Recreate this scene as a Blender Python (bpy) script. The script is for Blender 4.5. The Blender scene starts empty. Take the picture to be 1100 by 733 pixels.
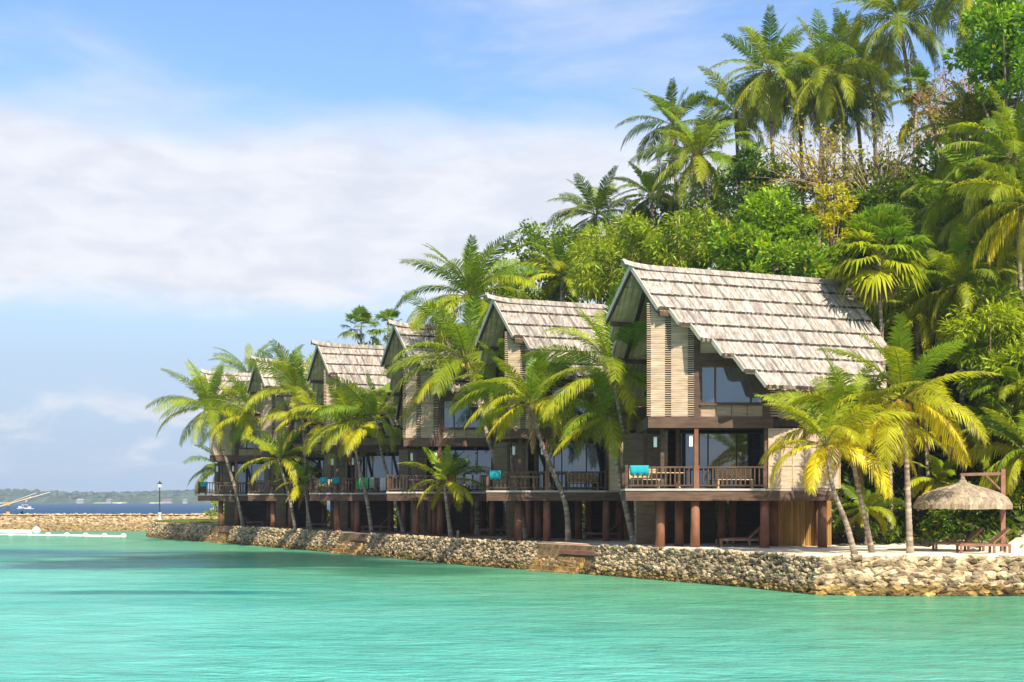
import bpy, math, random
import numpy as np

# ------------------------------------------------------------------ frame of reference
F = 1375.0; CX = 550.0; HY = 538.5; EYE = 3.4; GZ = 1.3
R = math.radians
def P(px, py, Y):
    return np.array([(px - CX) * Y / F, Y, EYE + (HY - py) * Y / F])

scene = bpy.context.scene
col = scene.collection

# ------------------------------------------------------------------ mesh builder
class MB:
    def __init__(s):
        s.v = []; s.f = []; s.c = []
    def add(s, verts, faces, tint=(1, 1, 1)):
        b = len(s.v)
        s.v.extend([tuple(map(float, p)) for p in verts])
        for f in faces:
            s.f.append(tuple(b + i for i in f))
        if isinstance(tint, list):
            s.c.extend(tint)
        else:
            s.c.extend([tint] * len(faces))
    def box(s, x0, x1, y0, y1, z0, z1, tint=(1, 1, 1)):
        s.add([(x0,y0,z0),(x1,y0,z0),(x1,y1,z0),(x0,y1,z0),(x0,y0,z1),(x1,y0,z1),(x1,y1,z1),(x0,y1,z1)],
              [(3,2,1,0),(4,5,6,7),(0,1,5,4),(1,2,6,5),(2,3,7,6),(3,0,4,7)], tint)
    def hexa(s, p, tint=(1, 1, 1)):
        s.add(p, [(3,2,1,0),(4,5,6,7),(0,1,5,4),(1,2,6,5),(2,3,7,6),(3,0,4,7)], tint)
    def bar(s, p, q, w, h, tint=(1, 1, 1), up=(0, 0, 1)):
        p = np.array(p, float); q = np.array(q, float)
        d = q - p; d /= np.linalg.norm(d)
        u = np.array(up, float)
        if abs(d @ u) > .98: u = np.array([1., 0, 0])
        a = np.cross(d, u); a /= np.linalg.norm(a); b = np.cross(a, d)
        a = a * w / 2; b = b * h / 2
        s.hexa([p-a-b, p+a-b, p+a+b, p-a+b, q-a-b, q+a-b, q+a+b, q-a+b], tint)
    def tube(s, pts, rad, n=8, tint=(1, 1, 1), cap=True):
        pts = [np.array(p, float) for p in pts]
        rings = []
        m = len(pts)
        if not hasattr(rad, '__len__'): rad = [rad] * m
        V = []; FA = []
        ref = np.array([0.13, 0.97, 0.2])
        for i, p in enumerate(pts):
            d = pts[min(i+1, m-1)] - pts[max(i-1, 0)]
            d = d / (np.linalg.norm(d) + 1e-9)
            a = np.cross(d, ref); a /= (np.linalg.norm(a) + 1e-9); b = np.cross(d, a)
            for k in range(n):
                t = 2 * math.pi * k / n
                V.append(p + (a * math.cos(t) + b * math.sin(t)) * rad[i])
        for i in range(m - 1):
            for k in range(n):
                k2 = (k + 1) % n
                FA.append((i*n+k, i*n+k2, (i+1)*n+k2, (i+1)*n+k))
        if cap:
            FA.append(tuple(range(n-1, -1, -1))); FA.append(tuple((m-1)*n + k for k in range(n)))
        s.add(V, FA, tint)
    def lathe(s, c, prof, n=20, tint=(1, 1, 1)):
        V = []; FA = []
        for (r, z) in prof:
            for k in range(n):
                t = 2 * math.pi * k / n
                V.append((c[0] + r*math.cos(t), c[1] + r*math.sin(t), c[2] + z))
        m = len(prof)
        for i in range(m - 1):
            for k in range(n):
                k2 = (k+1) % n
                FA.append((i*n+k, i*n+k2, (i+1)*n+k2, (i+1)*n+k))
        FA.append(tuple(range(n-1, -1, -1))); FA.append(tuple((m-1)*n + k for k in range(n)))
        s.add(V, FA, tint)
    def build(s, name, mat, parent=None, smooth=False, origin=None):
        me = bpy.data.meshes.new(name)
        v = s.v
        if origin is not None:
            v = [(a-origin[0], b-origin[1], c-origin[2]) for a, b, c in v]
        me.from_pydata(v, [], s.f)
        at = me.attributes.new('tint', 'FLOAT_COLOR', 'FACE')
        if s.c:
            arr = np.ones((len(s.f), 4), np.float32); arr[:, :3] = np.array(s.c, np.float32)
            at.data.foreach_set('color', arr.ravel())
        if smooth:
            me.polygons.foreach_set('use_smooth', [True] * len(me.polygons))
        me.materials.append(mat)
        me.update()
        o = bpy.data.objects.new(name, me); col.objects.link(o)
        if parent is not None: o.parent = parent
        elif origin is not None: o.location = origin
        return o

def thing(name, label, cat, loc=(0, 0, 0), group=None, rz=0):
    o = bpy.data.objects.new(name, None); col.objects.link(o)
    o.empty_display_size = .3
    o.location = tuple(map(float, loc)); o.rotation_euler = (0, 0, rz)
    o['label'] = label; o['category'] = cat
    if group: o['group'] = group
    return o
def tag(o, label, cat, group=None):
    o['label'] = label; o['category'] = cat
    if group: o['group'] = group
    return o
def copy_tree(o, parent=None):
    c = o.copy(); col.objects.link(c); c.parent = parent
    for ch in list(o.children): copy_tree(ch, c)
    return c

# ------------------------------------------------------------------ materials
def nodes(m):
    m.use_nodes = True
    nt = m.node_tree; nt.nodes.clear()
    return nt, nt.nodes, nt.links
def N(nt, t, **kw):
    n = nt.nodes.new(t)
    for k, v in kw.items():
        if k.startswith('i_'): n.inputs[k[2:].replace('_', ' ')].default_value = v
        else: setattr(n, k, v)
    return n
def math_(nt, op, a, b=None, c=None, clamp=False):
    n = nt.nodes.new('ShaderNodeMath'); n.operation = op; n.use_clamp = clamp
    for i, x in enumerate((a, b, c)):
        if x is None: continue
        if isinstance(x, (int, float)): n.inputs[i].default_value = x
        else: nt.links.new(x, n.inputs[i])
    return n.outputs[0]
def mixc(nt, fac, a, b, mode='MIX'):
    n = nt.nodes.new('ShaderNodeMix'); n.data_type = 'RGBA'; n.blend_type = mode
    for sock, x in ((n.inputs[0], fac), (n.inputs[6], a), (n.inputs[7], b)):
        if isinstance(x, (int, float)): sock.default_value = x
        elif isinstance(x, tuple): sock.default_value = (*x[:3], 1)
        else: nt.links.new(x, sock)
    return n.outputs[2]
def smooth(nt, x, lo, hi):
    n = nt.nodes.new('ShaderNodeMapRange'); n.interpolation_type = 'SMOOTHSTEP'
    nt.links.new(x, n.inputs[0]); n.inputs[1].default_value = lo; n.inputs[2].default_value = hi
    return n.outputs[0]
def noise(nt, vec, scale, detail=4, rough=.55, dist=0):
    n = nt.nodes.new('ShaderNodeTexNoise')
    n.inputs['Scale'].default_value = scale; n.inputs['Detail'].default_value = detail
    n.inputs['Roughness'].default_value = rough; n.inputs['Distortion'].default_value = dist
    if vec is not None: nt.links.new(vec, n.inputs['Vector'])
    return n.outputs['Fac']
def mapping(nt, vec, scale=(1, 1, 1), rot=(0, 0, 0), loc=(0, 0, 0)):
    n = nt.nodes.new('ShaderNodeMapping')
    n.inputs['Scale'].default_value = scale; n.inputs['Rotation'].default_value = rot; n.inputs['Location'].default_value = loc
    nt.links.new(vec, n.inputs['Vector'])
    return n.outputs[0]

def surf(name, c1, c2, scale=(4, 4, 4), rough=.75, bump=.2, tint=True, spec=.3, rnd=.15, bscale=None):
    """two-colour noise material multiplied by the mesh's own tint attribute"""
    m = bpy.data.materials.new(name); nt, nn, L = nodes(m)
    tc = N(nt, 'ShaderNodeTexCoord'); v = mapping(nt, tc.outputs['Object'], scale)
    f = noise(nt, v, 1.0, 6, .62)
    f = smooth(nt, f, .28, .72)
    c = mixc(nt, f, c1, c2)
    if tint:
        a = N(nt, 'ShaderNodeAttribute', attribute_name='tint')
        c = mixc(nt, 1.0, c, a.outputs['Color'], 'MULTIPLY')
    oi = N(nt, 'ShaderNodeObjectInfo')
    if rnd:
        k = math_(nt, 'MULTIPLY_ADD', oi.outputs['Random'], rnd * 2, 1 - rnd)
        cc = N(nt, 'ShaderNodeCombineColor')
        for i in range(3): L.new(k, cc.inputs[i])
        c = mixc(nt, 1.0, c, cc.outputs[0], 'MULTIPLY')
    b = N(nt, 'ShaderNodeBsdfPrincipled')
    L.new(c, b.inputs['Base Color']); b.inputs['Roughness'].default_value = rough
    b.inputs['Specular IOR Level'].default_value = spec
    if bump:
        v2 = mapping(nt, tc.outputs['Object'], bscale or tuple(x * 2.3 for x in scale))
        bf = noise(nt, v2, 1.0, 6, .65)
        bp = N(nt, 'ShaderNodeBump'); bp.inputs['Strength'].default_value = bump; bp.inputs['Distance'].default_value = .05
        L.new(bf, bp.inputs['Height']); L.new(bp.outputs[0], b.inputs['Normal'])
    o = N(nt, 'ShaderNodeOutputMaterial'); L.new(b.outputs[0], o.inputs[0])
    return m

def leaf_mat(name, trans=.38, rough=.42, spec=.45, tw=(1.25, 1.15, .55)):
    m = bpy.data.materials.new(name); nt, nn, L = nodes(m)
    a = N(nt, 'ShaderNodeAttribute', attribute_name='tint')
    tc = N(nt, 'ShaderNodeTexCoord')
    f = noise(nt, tc.outputs['Object'], 1.1, 3)
    k = math_(nt, 'MULTIPLY_ADD', f, .9, .55)
    cc = N(nt, 'ShaderNodeCombineColor')
    for i in range(3): L.new(k, cc.inputs[i])
    c = mixc(nt, 1.0, a.outputs['Color'], cc.outputs[0], 'MULTIPLY')
    b = N(nt, 'ShaderNodeBsdfPrincipled'); L.new(c, b.inputs['Base Color'])
    b.inputs['Roughness'].default_value = rough; b.inputs['Specular IOR Level'].default_value = spec
    t = N(nt, 'ShaderNodeBsdfTranslucent'); c2 = mixc(nt, 1.0, c, tw, 'MULTIPLY'); L.new(c2, t.inputs['Color'])
    mx = N(nt, 'ShaderNodeMixShader'); mx.inputs[0].default_value = trans
    L.new(b.outputs[0], mx.inputs[1]); L.new(t.outputs[0], mx.inputs[2])
    o = N(nt, 'ShaderNodeOutputMaterial'); L.new(mx.outputs[0], o.inputs[0])
    return m

def glass_mat(name):
    m = bpy.data.materials.new(name); nt, nn, L = nodes(m)
    tc = N(nt, 'ShaderNodeTexCoord')
    f = noise(nt, mapping(nt, tc.outputs['Object'], (.5, .5, .35)), 1.0, 2)
    c = mixc(nt, smooth(nt, f, .35, .65), (.012, .017, .022), (.035, .048, .06))
    d = N(nt, 'ShaderNodeBsdfDiffuse'); L.new(c, d.inputs[0])
    g = N(nt, 'ShaderNodeBsdfGlossy'); g.inputs['Roughness'].default_value = .04; g.inputs['Color'].default_value = (.75, .85, .95, 1)
    bp = N(nt, 'ShaderNodeBump'); bp.inputs['Strength'].default_value = .04
    L.new(noise(nt, tc.outputs['Object'], .7, 2), bp.inputs['Height']); L.new(bp.outputs[0], g.inputs['Normal'])
    mx = N(nt, 'ShaderNodeMixShader'); mx.inputs[0].default_value = .2
    L.new(d.outputs[0], mx.inputs[1]); L.new(g.outputs[0], mx.inputs[2])
    o = N(nt, 'ShaderNodeOutputMaterial'); L.new(mx.outputs[0], o.inputs[0])
    return m

M = {}
M['shingle'] = surf('weathered_bamboo_shingle', (.20, .165, .13), (.45, .395, .335), (7, 2.6, .5), .85, .35)
M['lining'] = surf('bamboo_pole_lining', (.46, .31, .15), (.62, .45, .25), (3, 3, 1), .7, .2)
M['beam'] = surf('dark_stained_timber', (.058, .031, .0185), (.125, .070, .042), (1.2, 6, 6), .65, .25)
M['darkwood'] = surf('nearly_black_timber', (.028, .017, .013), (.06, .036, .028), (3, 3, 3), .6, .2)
M['column'] = surf('red_brown_painted_post', (.150, .060, .030), (.235, .105, .058), (2, 2, 1.2), .7, .15)
M['bamboo'] = surf('woven_bamboo', (.34, .245, .165), (.52, .40, .285), (1.2, 1.2, 9), .75, .4)
M['bamboo_dim'] = surf('brown_bamboo_mat', (.25, .17, .09), (.40, .29, .17), (1.4, 1.4, 8), .8, .4)
M['bamboo_gold'] = surf('golden_bamboo_poles', (.36, .19, .05), (.55, .32, .10), (6, 6, .7), .6, .3)
M['barge'] = surf('grey_barge_board', (.46, .37, .27), (.60, .50, .38), (3, 3, 2), .7, .2)
M['glass'] = glass_mat('tinted_window_glass')
M['deck'] = surf('pale_deck_edge', (.38, .33, .28), (.55, .50, .44), (1, 5, 5), .8, .2)
M['teak'] = surf('brown_teak', (.15, .072, .042), (.25, .13, .08), (2, 6, 6), .55, .2)
M['lightwood'] = surf('light_wood', (.40, .26, .13), (.58, .41, .23), (3, 3, 3), .6, .2)
M['lampwhite'] = surf('white_lamp_glass', (.72, .70, .64), (.82, .80, .75), (3, 3, 3), .5, 0)
M['trunk'] = surf('grey_palm_bark', (.20, .145, .10), (.43, .345, .26), (3, 3, 9), .9, .6)
M['bark'] = surf('brown_bark', (.12, .085, .055), (.25, .19, .13), (3, 3, 1), .9, .5)
M['drybranch'] = surf('dry_tan_branch', (.20, .135, .08), (.36, .26, .16), (4, 4, 4), .9, .3)
M['stone'] = surf('coral_stone', (.20, .14, .075), (.60, .46, .28), (3.0, 3.0, 3.0), .92, .7, rnd=0)
M['darkstone'] = surf('dark_mossy_stone', (.07, .06, .04), (.17, .14, .10), (2.0, 2.0, 2.0), .92, .7, rnd=0)
M['redslab'] = surf('red_concrete', (.20, .085, .055), (.32, .15, .10), (1.5, 1.5, 3), .85, .3)
M['thatch'] = surf('dry_palm_thatch', (.20, .15, .095), (.42, .33, .23), (9, 9, .9), .95, .7, bscale=(26, 26, 3))
M['cloth'] = surf('beach_cloth', (.86, .86, .86), (1, 1, 1), (3, 3, 3), .9, .15)
M['husk'] = surf('coconut_husk', (.8, .8, .8), (1, 1, 1), (5, 5, 5), .6, .1)
M['white'] = surf('white_plastic', (.72, .73, .73), (.82, .82, .82), (2, 2, 2), .45, .05)
M['black'] = surf('black_metal', (.02, .022, .025), (.035, .037, .04), (4, 4, 4), .45, .05)
M['plain'] = surf('painted_surface', (.9, .9, .9), (1, 1, 1), (2, 2, 2), .7, .1)
M['palm'] = leaf_mat('palm_leaf', .42, .42, .26)
M['leaf'] = leaf_mat('broad_leaf', .38, .42, .3, (1.25, 1.2, .4))
M['farforest'] = surf('far_forest', (.022, .040, .016), (.06, .085, .03), (.06, .06, .06), .95, 0, rnd=0)

# ------------------------------------------------------------------ terrain
C0 = np.array([5.08, 57.3]); U = np.array([-.536, .844]); NR = np.array([.844, .536])
def st(x, y):
    r = np.array([x, y]) - C0
    return float(r @ U), float(r @ NR)
def hill(x, y):
    s, t = st(x, y)
    fall = 1 - min(1, max(0, (s - 28) / 46.))
    fall = fall * fall * (3 - 2 * fall)
    h = max(0, t - 13.5)
    z = .92 * min(h, 24) + .35 * max(0, min(h - 24, 30))
    z += .9 * math.sin(x * .21 + y * .13) * min(1, h / 8) + .5 * math.sin(x * .5 - y * .37) * min(1, h / 8)
    return GZ + max(0, z) * fall

# waterline control points (x, y) at z = 0, right to left
def wl(px, py):
    Y = EYE * F / (py - HY); return ((px - CX) * Y / F, Y)
shore_ctrl = [(75, 45.5), (34, 45.8), wl(1060, 640.5), wl(960, 640.5), wl(880, 639.2), wl(840, 635.4), wl(800, 631), wl(650, 618.6),
              wl(500, 607.3), wl(380, 595.5), wl(300, 588.6), wl(230, 582.6), wl(172, 578.5), wl(160, 577.0), (-36.5, 128), (-41.5, 147)]
def resample(pts, step):
    pts = [np.array(p, float) for p in pts]; out = [pts[0]]
    for a, b in zip(pts[:-1], pts[1:]):
        n = max(1, int(round(np.linalg.norm(b - a) / step)))
        for i in range(1, n + 1): out.append(a + (b - a) * i / n)
    return out
def shoulder(path):
    """unit inland normals of a right-to-left path"""
    out = []
    for i in range(len(path)):
        d = path[min(i + 1, len(path) - 1)] - path[max(i - 1, 0)]
        d = d / np.linalg.norm(d)
        out.append(np.array([d[1], -d[0]]) if False else np.array([d[1], -d[0]]))
    return out

def build_ground():
    path = resample(shore_ctrl, 2.0); nrm = shoulder(path)
    top = [p + n * .62 for p, n in zip(path, nrm)]
    Q = np.array([.55, .835])
    ds = [0, 1, 2.5, 4, 6, 8, 10, 12, 13.5, 15, 17, 19, 21, 24, 27, 30, 34, 38, 43, 50, 58, 70, 90]
    mb = MB(); n = len(ds)
    V = []; FA = []
    for p in top:
        for d in ds:
            q = p + Q * d
            z = hill(q[0], q[1]) + (.03 * math.sin(q[0] * 2.1) * math.sin(q[1] * 1.7) if d > 0 else 0)
            V.append((q[0], q[1], z))
    for i in range(len(top) - 1):
        for j in range(n - 1):
            FA.append((i*n+j, (i+1)*n+j, (i+1)*n+j+1, i*n+j+1)[::-1])
    # skirt down under the sea wall
    b = len(V)
    for p, q in zip(path, top): V.append((q[0], q[1], -1.5))
    for i in range(len(top) - 1): FA.append((i*n, (i+1)*n, b+i+1, b+i))
    mb.add(V, FA)
    m = bpy.data.materials.new('coral_sand_and_soil'); nt, nn, L = nodes(m)
    tc = N(nt, 'ShaderNodeTexCoord'); geo = N(nt, 'ShaderNodeNewGeometry')
    sx = N(nt, 'ShaderNodeSeparateXYZ'); L.new(geo.outputs['Position'], sx.inputs[0])
    f1 = noise(nt, tc.outputs['Object'], .35, 5, .6); f2 = noise(nt, tc.outputs['Object'], 5, 5, .7)
    sand = mixc(nt, smooth(nt, f2, .3, .7), (.60, .50, .37), (.80, .70, .55))
    dirt = mixc(nt, smooth(nt, f2, .3, .7), (.19, .135, .085), (.33, .25, .165))
    # bare earth under and between the far houses, clean sand from the nearest house on
    side = math_(nt, 'ADD', sx.outputs[0], math_(nt, 'MULTIPLY', f1, 6.0))
    c = mixc(nt, smooth(nt, side, 3.0, 10.0), dirt, sand)
    soil = mixc(nt, smooth(nt, f2, .3, .7), (.030, .035, .012), (.075, .070, .03))
    c = mixc(nt, smooth(nt, sx.outputs[2], 1.5, 2.4), c, soil)
    bs = N(nt, 'ShaderNodeBsdfPrincipled'); L.new(c, bs.inputs['Base Color']); bs.inputs['Roughness'].default_value = .95
    bs.inputs['Specular IOR Level'].default_value = .1
    bp = N(nt, 'ShaderNodeBump'); bp.inputs['Strength'].default_value = .5; bp.inputs['Distance'].default_value = .06
    L.new(f2, bp.inputs['Height']); L.new(bp.outputs[0], bs.inputs['Normal'])
    o = N(nt, 'ShaderNodeOutputMaterial'); L.new(bs.outputs[0], o.inputs[0])
    g = mb.build('ground', m, None, True); g['kind'] = 'structure'
build_ground()

# grass patch on the point beside the lamp
def build_lawn():
    mb = MB(); rng = random.Random(5)
    poly = [(-37.0, 131), (-30.5, 121.0), (-27.0, 124), (-29.5, 140), (-35.5, 143)]
    V = [(x, y, GZ + .05) for x, y in poly]
    mb.add(V, [tuple(range(len(V)))], (.16, .19, .035))
    from mathutils.geometry import intersect_point_tri_2d
    cx = sum(p[0] for p in poly)/5; cy = sum(p[1] for p in poly)/5
    for _ in range(5000):
        k = rng.randrange(5); a = poly[k]; b = poly[(k+1) % 5]
        u, v = rng.random(), rng.random()
        if u + v > 1: u, v = 1-u, 1-v
        x = cx + (a[0]-cx)*u + (b[0]-cx)*v; y = cy + (a[1]-cy)*u + (b[1]-cy)*v
        t = rng.uniform(0, 6.28); w = .05; h = rng.uniform(.06, .16)
        c, s = math.cos(t)*w, math.sin(t)*w
        k = rng.uniform(.8, 1.3)
        mb.add([(x-c, y-s, GZ+.05), (x+c, y+s, GZ+.05), (x+rng.uniform(-.08, .08), y, GZ+.05+h)], [(0, 1, 2)], (.17*k, .20*k, .04*k))
    g = mb.build('lawn_grass', M['leaf']); g['kind'] = 'stuff'; g['label'] = 'short yellowish grass on the point beside the lamp'
build_lawn()

# ------------------------------------------------------------------ water
def build_water():
    mb = MB()
    xs = [-6000, -900, -200, -60, 60, 200, 900, 6000]; ys = [-300, 0, 20, 60, 150, 400, 1200, 9000]
    V = [(x, y, 0) for y in ys for x in xs]; nx = len(xs)
    mb.add(V, [(j*nx+i, j*nx+i+1, (j+1)*nx+i+1, (j+1)*nx+i) for j in range(len(ys)-1) for i in range(nx-1)])
    m = bpy.data.materials.new('lagoon_and_sea_water'); nt, nn, L = nodes(m)
    tc = N(nt, 'ShaderNodeTexCoord'); v = tc.outputs['Object']
    sx = N(nt, 'ShaderNodeSeparateXYZ'); L.new(v, sx.inputs[0])
    X, Y = sx.outputs[0], sx.outputs[1]
    # depth of the bottom: pale sand, green shallows and painted reflections along the wall, dark sea-grass beds
    n1 = noise(nt, mapping(nt, v, (.035, .055, 1)), 1, 5, .6, .6)
    n2 = noise(nt, mapping(nt, v, (.12, .22, 1)), 1, 4, .6)
    c = mixc(nt, smooth(nt, n1, .35, .68), (.050, .300, .238), (.118, .390, .318))
    # nearness to the shore wall (line through two shore points)
    d = math_(nt, 'ADD', math_(nt, 'ADD', math_(nt, 'MULTIPLY', X, .80), math_(nt, 'MULTIPLY', Y, .60)), -37.5)  # along inland normal
    d = math_(nt, 'ADD', d, math_(nt, 'MULTIPLY', n2, 6))
    shal_refl = smooth(nt, d, -22, 2)
    c = mixc(nt, math_(nt, 'MULTIPLY', shal_refl, .80), c, (.080, .235, .105))  # green of the shallows plus tree reflection painted into the water colour
    def patch(cx, cy, rx, ry, col_, amt, cin):
        a = math_(nt, 'POWER', math_(nt, 'MULTIPLY', math_(nt, 'ADD', X, -cx), 1/rx), 2)
        b = math_(nt, 'POWER', math_(nt, 'MULTIPLY', math_(nt, 'ADD', Y, -cy), 1/ry), 2)
        e = math_(nt, 'SQRT', math_(nt, 'ADD', a, b))
        e = math_(nt, 'ADD', e, math_(nt, 'MULTIPLY', math_(nt, 'ADD', n2, -.5), 1.6))
        f = math_(nt, 'SUBTRACT', 1.0, smooth(nt, e, .45, 1.15))
        return mixc(nt, math_(nt, 'MULTIPLY', f, amt), cin, col_)
    c = patch(-16.5, 76, 13, 12, (.016, .060, .045), .97, c)
    c = patch(-11, 70, 10, 6, (.016, .075, .05), .9, c)
    c = patch(-21, 69, 9, 6, (.024, .10, .10), .9, c)
    c = patch(-13, 47.5, 6.0, 1.4, (.012, .14, .125), .85, c)
    c = patch(-5, 62, 6, 5, (.02, .11, .06), .8, c)
    c = patch(-34, 84, 12, 8, (.025, .12, .145), .9, c)
    n4 = noise(nt, mapping(nt, v, (.34, .80, 1), (0, 0, .12)), 1, 8, .72, .8)
    mot = math_(nt, 'MULTIPLY_ADD', smooth(nt, n4, .25, .75),   .50, .74)  # brightness mottle painted in like caustics and broken reflections
    mc = N(nt, 'ShaderNodeCombineColor')
    for i in range(3): L.new(mot, mc.inputs[i])
    c = mixc(nt, 1.0, c, mc.outputs[0], 'MULTIPLY')
    # beyond the breakwater it is deep
    deep = smooth(nt, Y, 146, 150)
    n3 = noise(nt, mapping(nt, v, (.004, .02, 1)), 1, 4, .6)
    c = mixc(nt, deep, c, mixc(nt, n3, (.004, .032, .082), (.012, .065, .135)))
    # waves
    w1 = noise(nt, mapping(nt, v, (.55, 1.1, 1), (0, 0, .25)), 1.0, 4, .6, .4)
    w2 = noise(nt, mapping(nt, v, (1.9, 3.4, 1), (0, 0, -.15)), 1.0, 3, .6, .3)
    gust = math_(nt, 'MULTIPLY_ADD', smooth(nt, noise(nt, mapping(nt, v, (.05, .16, 1), (0, 0, .1)), 1, 4, .6), .3, .7), .75, .5)
    h = math_(nt, 'ADD', math_(nt, 'MULTIPLY', w1, 1.0), math_(nt, 'MULTIPLY', w2, .62))
    bp = N(nt, 'ShaderNodeBump'); L.new(gust, bp.inputs['Strength']); bp.inputs['Distance'].default_value = .26
    L.new(h, bp.inputs['Height'])
    df = N(nt, 'ShaderNodeBsdfDiffuse'); L.new(c, df.inputs['Color']); L.new(bp.outputs[0], df.inputs['Normal'])
    gl = N(nt, 'ShaderNodeBsdfGlossy'); gl.inputs['Roughness'].default_value = .12; L.new(bp.outputs[0], gl.inputs['Normal'])
    fr = N(nt, 'ShaderNodeFresnel'); fr.inputs['IOR'].default_value = 1.33; L.new(bp.outputs[0], fr.inputs['Normal'])
    fac = math_(nt, 'MULTIPLY', fr.outputs[0], math_(nt, 'MULTIPLY_ADD', deep, -.16, .52), clamp=True)
    mx = N(nt, 'ShaderNodeMixShader'); L.new(fac, mx.inputs[0]); L.new(df.outputs[0], mx.inputs[1]); L.new(gl.outputs[0], mx.inputs[2])
    o = N(nt, 'ShaderNodeOutputMaterial'); L.new(mx.outputs[0], o.inputs[0])
    w = mb.build('water', m); w['kind'] = 'structure'
build_water()

# ------------------------------------------------------------------ stones
def ico1():
    t = (1 + 5 ** .5) / 2
    v = [(-1,t,0),(1,t,0),(-1,-t,0),(1,-t,0),(0,-1,t),(0,1,t),(0,-1,-t),(0,1,-t),(t,0,-1),(t,0,1),(-t,0,-1),(-t,0,1)]
    f = [(0,11,5),(0,5,1),(0,1,7),(0,7,10),(0,10,11),(1,5,9),(5,11,4),(11,10,2),(10,7,6),(7,1,8),(3,9,4),(3,4,2),(3,2,6),(3,6,8),(3,8,9),(4,9,5),(2,4,11),(6,2,10),(8,6,7),(9,8,1)]
    v = [np.array(p) / np.linalg.norm(p) for p in v]; cache = {}; f2 = []
    def mid(a, b):
        k = (min(a, b), max(a, b))
        if k not in cache:
            p = v[a] + v[b]; v.append(p / np.linalg.norm(p)); cache[k] = len(v) - 1
        return cache[k]
    for a, b, c in f:
        ab, bc, ca = mid(a, b), mid(b, c), mid(c, a)
        f2 += [(a, ab, ca), (b, bc, ab), (c, ca, bc), (ab, bc, ca)]
    return np.array(v), f2
ICOV, ICOF = ico1()
nprng = np.random.default_rng(11)
STONES = []
for i in range(10):
    sc = 1 + .24 * np.clip(nprng.standard_normal((len(ICOV), 1)), -1.6, 1.6)
    q = ICOV * sc
    q = np.sign(q) * np.abs(q) ** .8
    STONES.append(q)
def stone(mb, c, sx, sy, sz, yaw, tint, rng):
    q = STONES[rng.randrange(10)] * np.array([sx, sy, sz])
    a = rng.uniform(-.3, .3); ca, sa = math.cos(a), math.sin(a)
    q = np.stack([q[:, 0]*ca - q[:, 2]*sa, q[:, 1], q[:, 0]*sa + q[:, 2]*ca], 1)
    cy, sy_ = math.cos(yaw), math.sin(yaw)
    q = np.stack([q[:, 0]*cy - q[:, 1]*sy_, q[:, 0]*sy_ + q[:, 1]*cy, q[:, 2]], 1) + np.array(c)
    mb.add(q, ICOF, tint)

def rubble_wall(path, height, batter, size, rng, mb, gaps=(), algae=.42, rows_scale=1.0):
    """courses of rough stones on a sloping face; path right-to-left, inland side on the left hand"""
    L = [0]
    for a, b in zip(path[:-1], path[1:]): L.append(L[-1] + np.linalg.norm(b - a))
    L = np.array(L); px = np.array([p[0] for p in path]); py = np.array([p[1] for p in path])
    nrm = shoulder(path); nx = np.array([n[0] for n in nrm]); ny = np.array([n[1] for n in nrm])
    sz = size if callable(size) else (lambda d: size)
    size0 = sz(1e9)
    rows = int(round(height / (size0 * .52) * rows_scale)) + 1
    for r in range(rows + 1):
        z = -.08 + (height + .05) * r / rows
        d = 0
        while d < L[-1]:
            s = sz(d) * rng.uniform(.6, 1.5)
            if r == rows: s *= 1.1
            d += s * .82
            if any(a < d < b and zlo < z < zhi for a, b, zlo, zhi in gaps): continue
            x = np.interp(d, L, px); y = np.interp(d, L, py); n = np.array([np.interp(d, L, nx), np.interp(d, L, ny)])
            off = batter * z / height + rng.uniform(-.05, .06) - .02
            yaw = math.atan2(-n[0], n[1]) + rng.uniform(-.25, .25)
            k = rng.uniform(.50, 1.22)
            zz = z + rng.uniform(-.05, .05)
            wet = max(0, min(1, (algae + rng.uniform(-.14, .14) - zz) / .18))
            t = np.array([1.0, .97, .92]) * k * (1 - wet) + np.array([.64, .54, .27]) * k * wet * rng.uniform(.55, 1.15)
            if d < 20 and callable(size): t = t * 1.18
            if rng.random() < .2: t = t * .42
            if zz < .03: t = t * .45
            if r == rows: t = t * 1.2
            stone(mb, (x + n[0]*off, y + n[1]*off, zz), s*.62, s*.34, s*.30, yaw, tuple(t), rng)
    # backing face so that no gap is see-through
    V = []; FA = []
    for i, (p, n) in enumerate(zip(path, nrm)):
        V += [(p[0] + n[0]*.05 - n[0]*.25*batter, p[1] + n[1]*.05 - n[1]*.25*batter, -.6), (p[0] + n[0]*(batter + .03), p[1] + n[1]*(batter + .03), height - .05), (p[0] + n[0]*(batter + .9), p[1] + n[1]*(batter + .9), height - .05)]
    for i in range(len(path) - 1):
        FA += [(3*i, 3*i+3, 3*i+4, 3*i+1)[::-1], (3*i+1, 3*i+4, 3*i+5, 3*i+2)[::-1]]
    mb.add(V, FA, (.36, .31, .23))

def arc_of(path, q):
    best = (1e9, 0); L = 0
    for a, b in zip(path[:-1], path[1:]):
        l = np.linalg.norm(b - a)
        t = max(0, min(1, ((np.array(q) - a) @ (b - a)) / l / l))
        dd = np.linalg.norm(a + (b - a) * t - np.array(q))
        if dd < best[0]: best = (dd, L + l * t)
        L += l
    return best[1]

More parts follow.
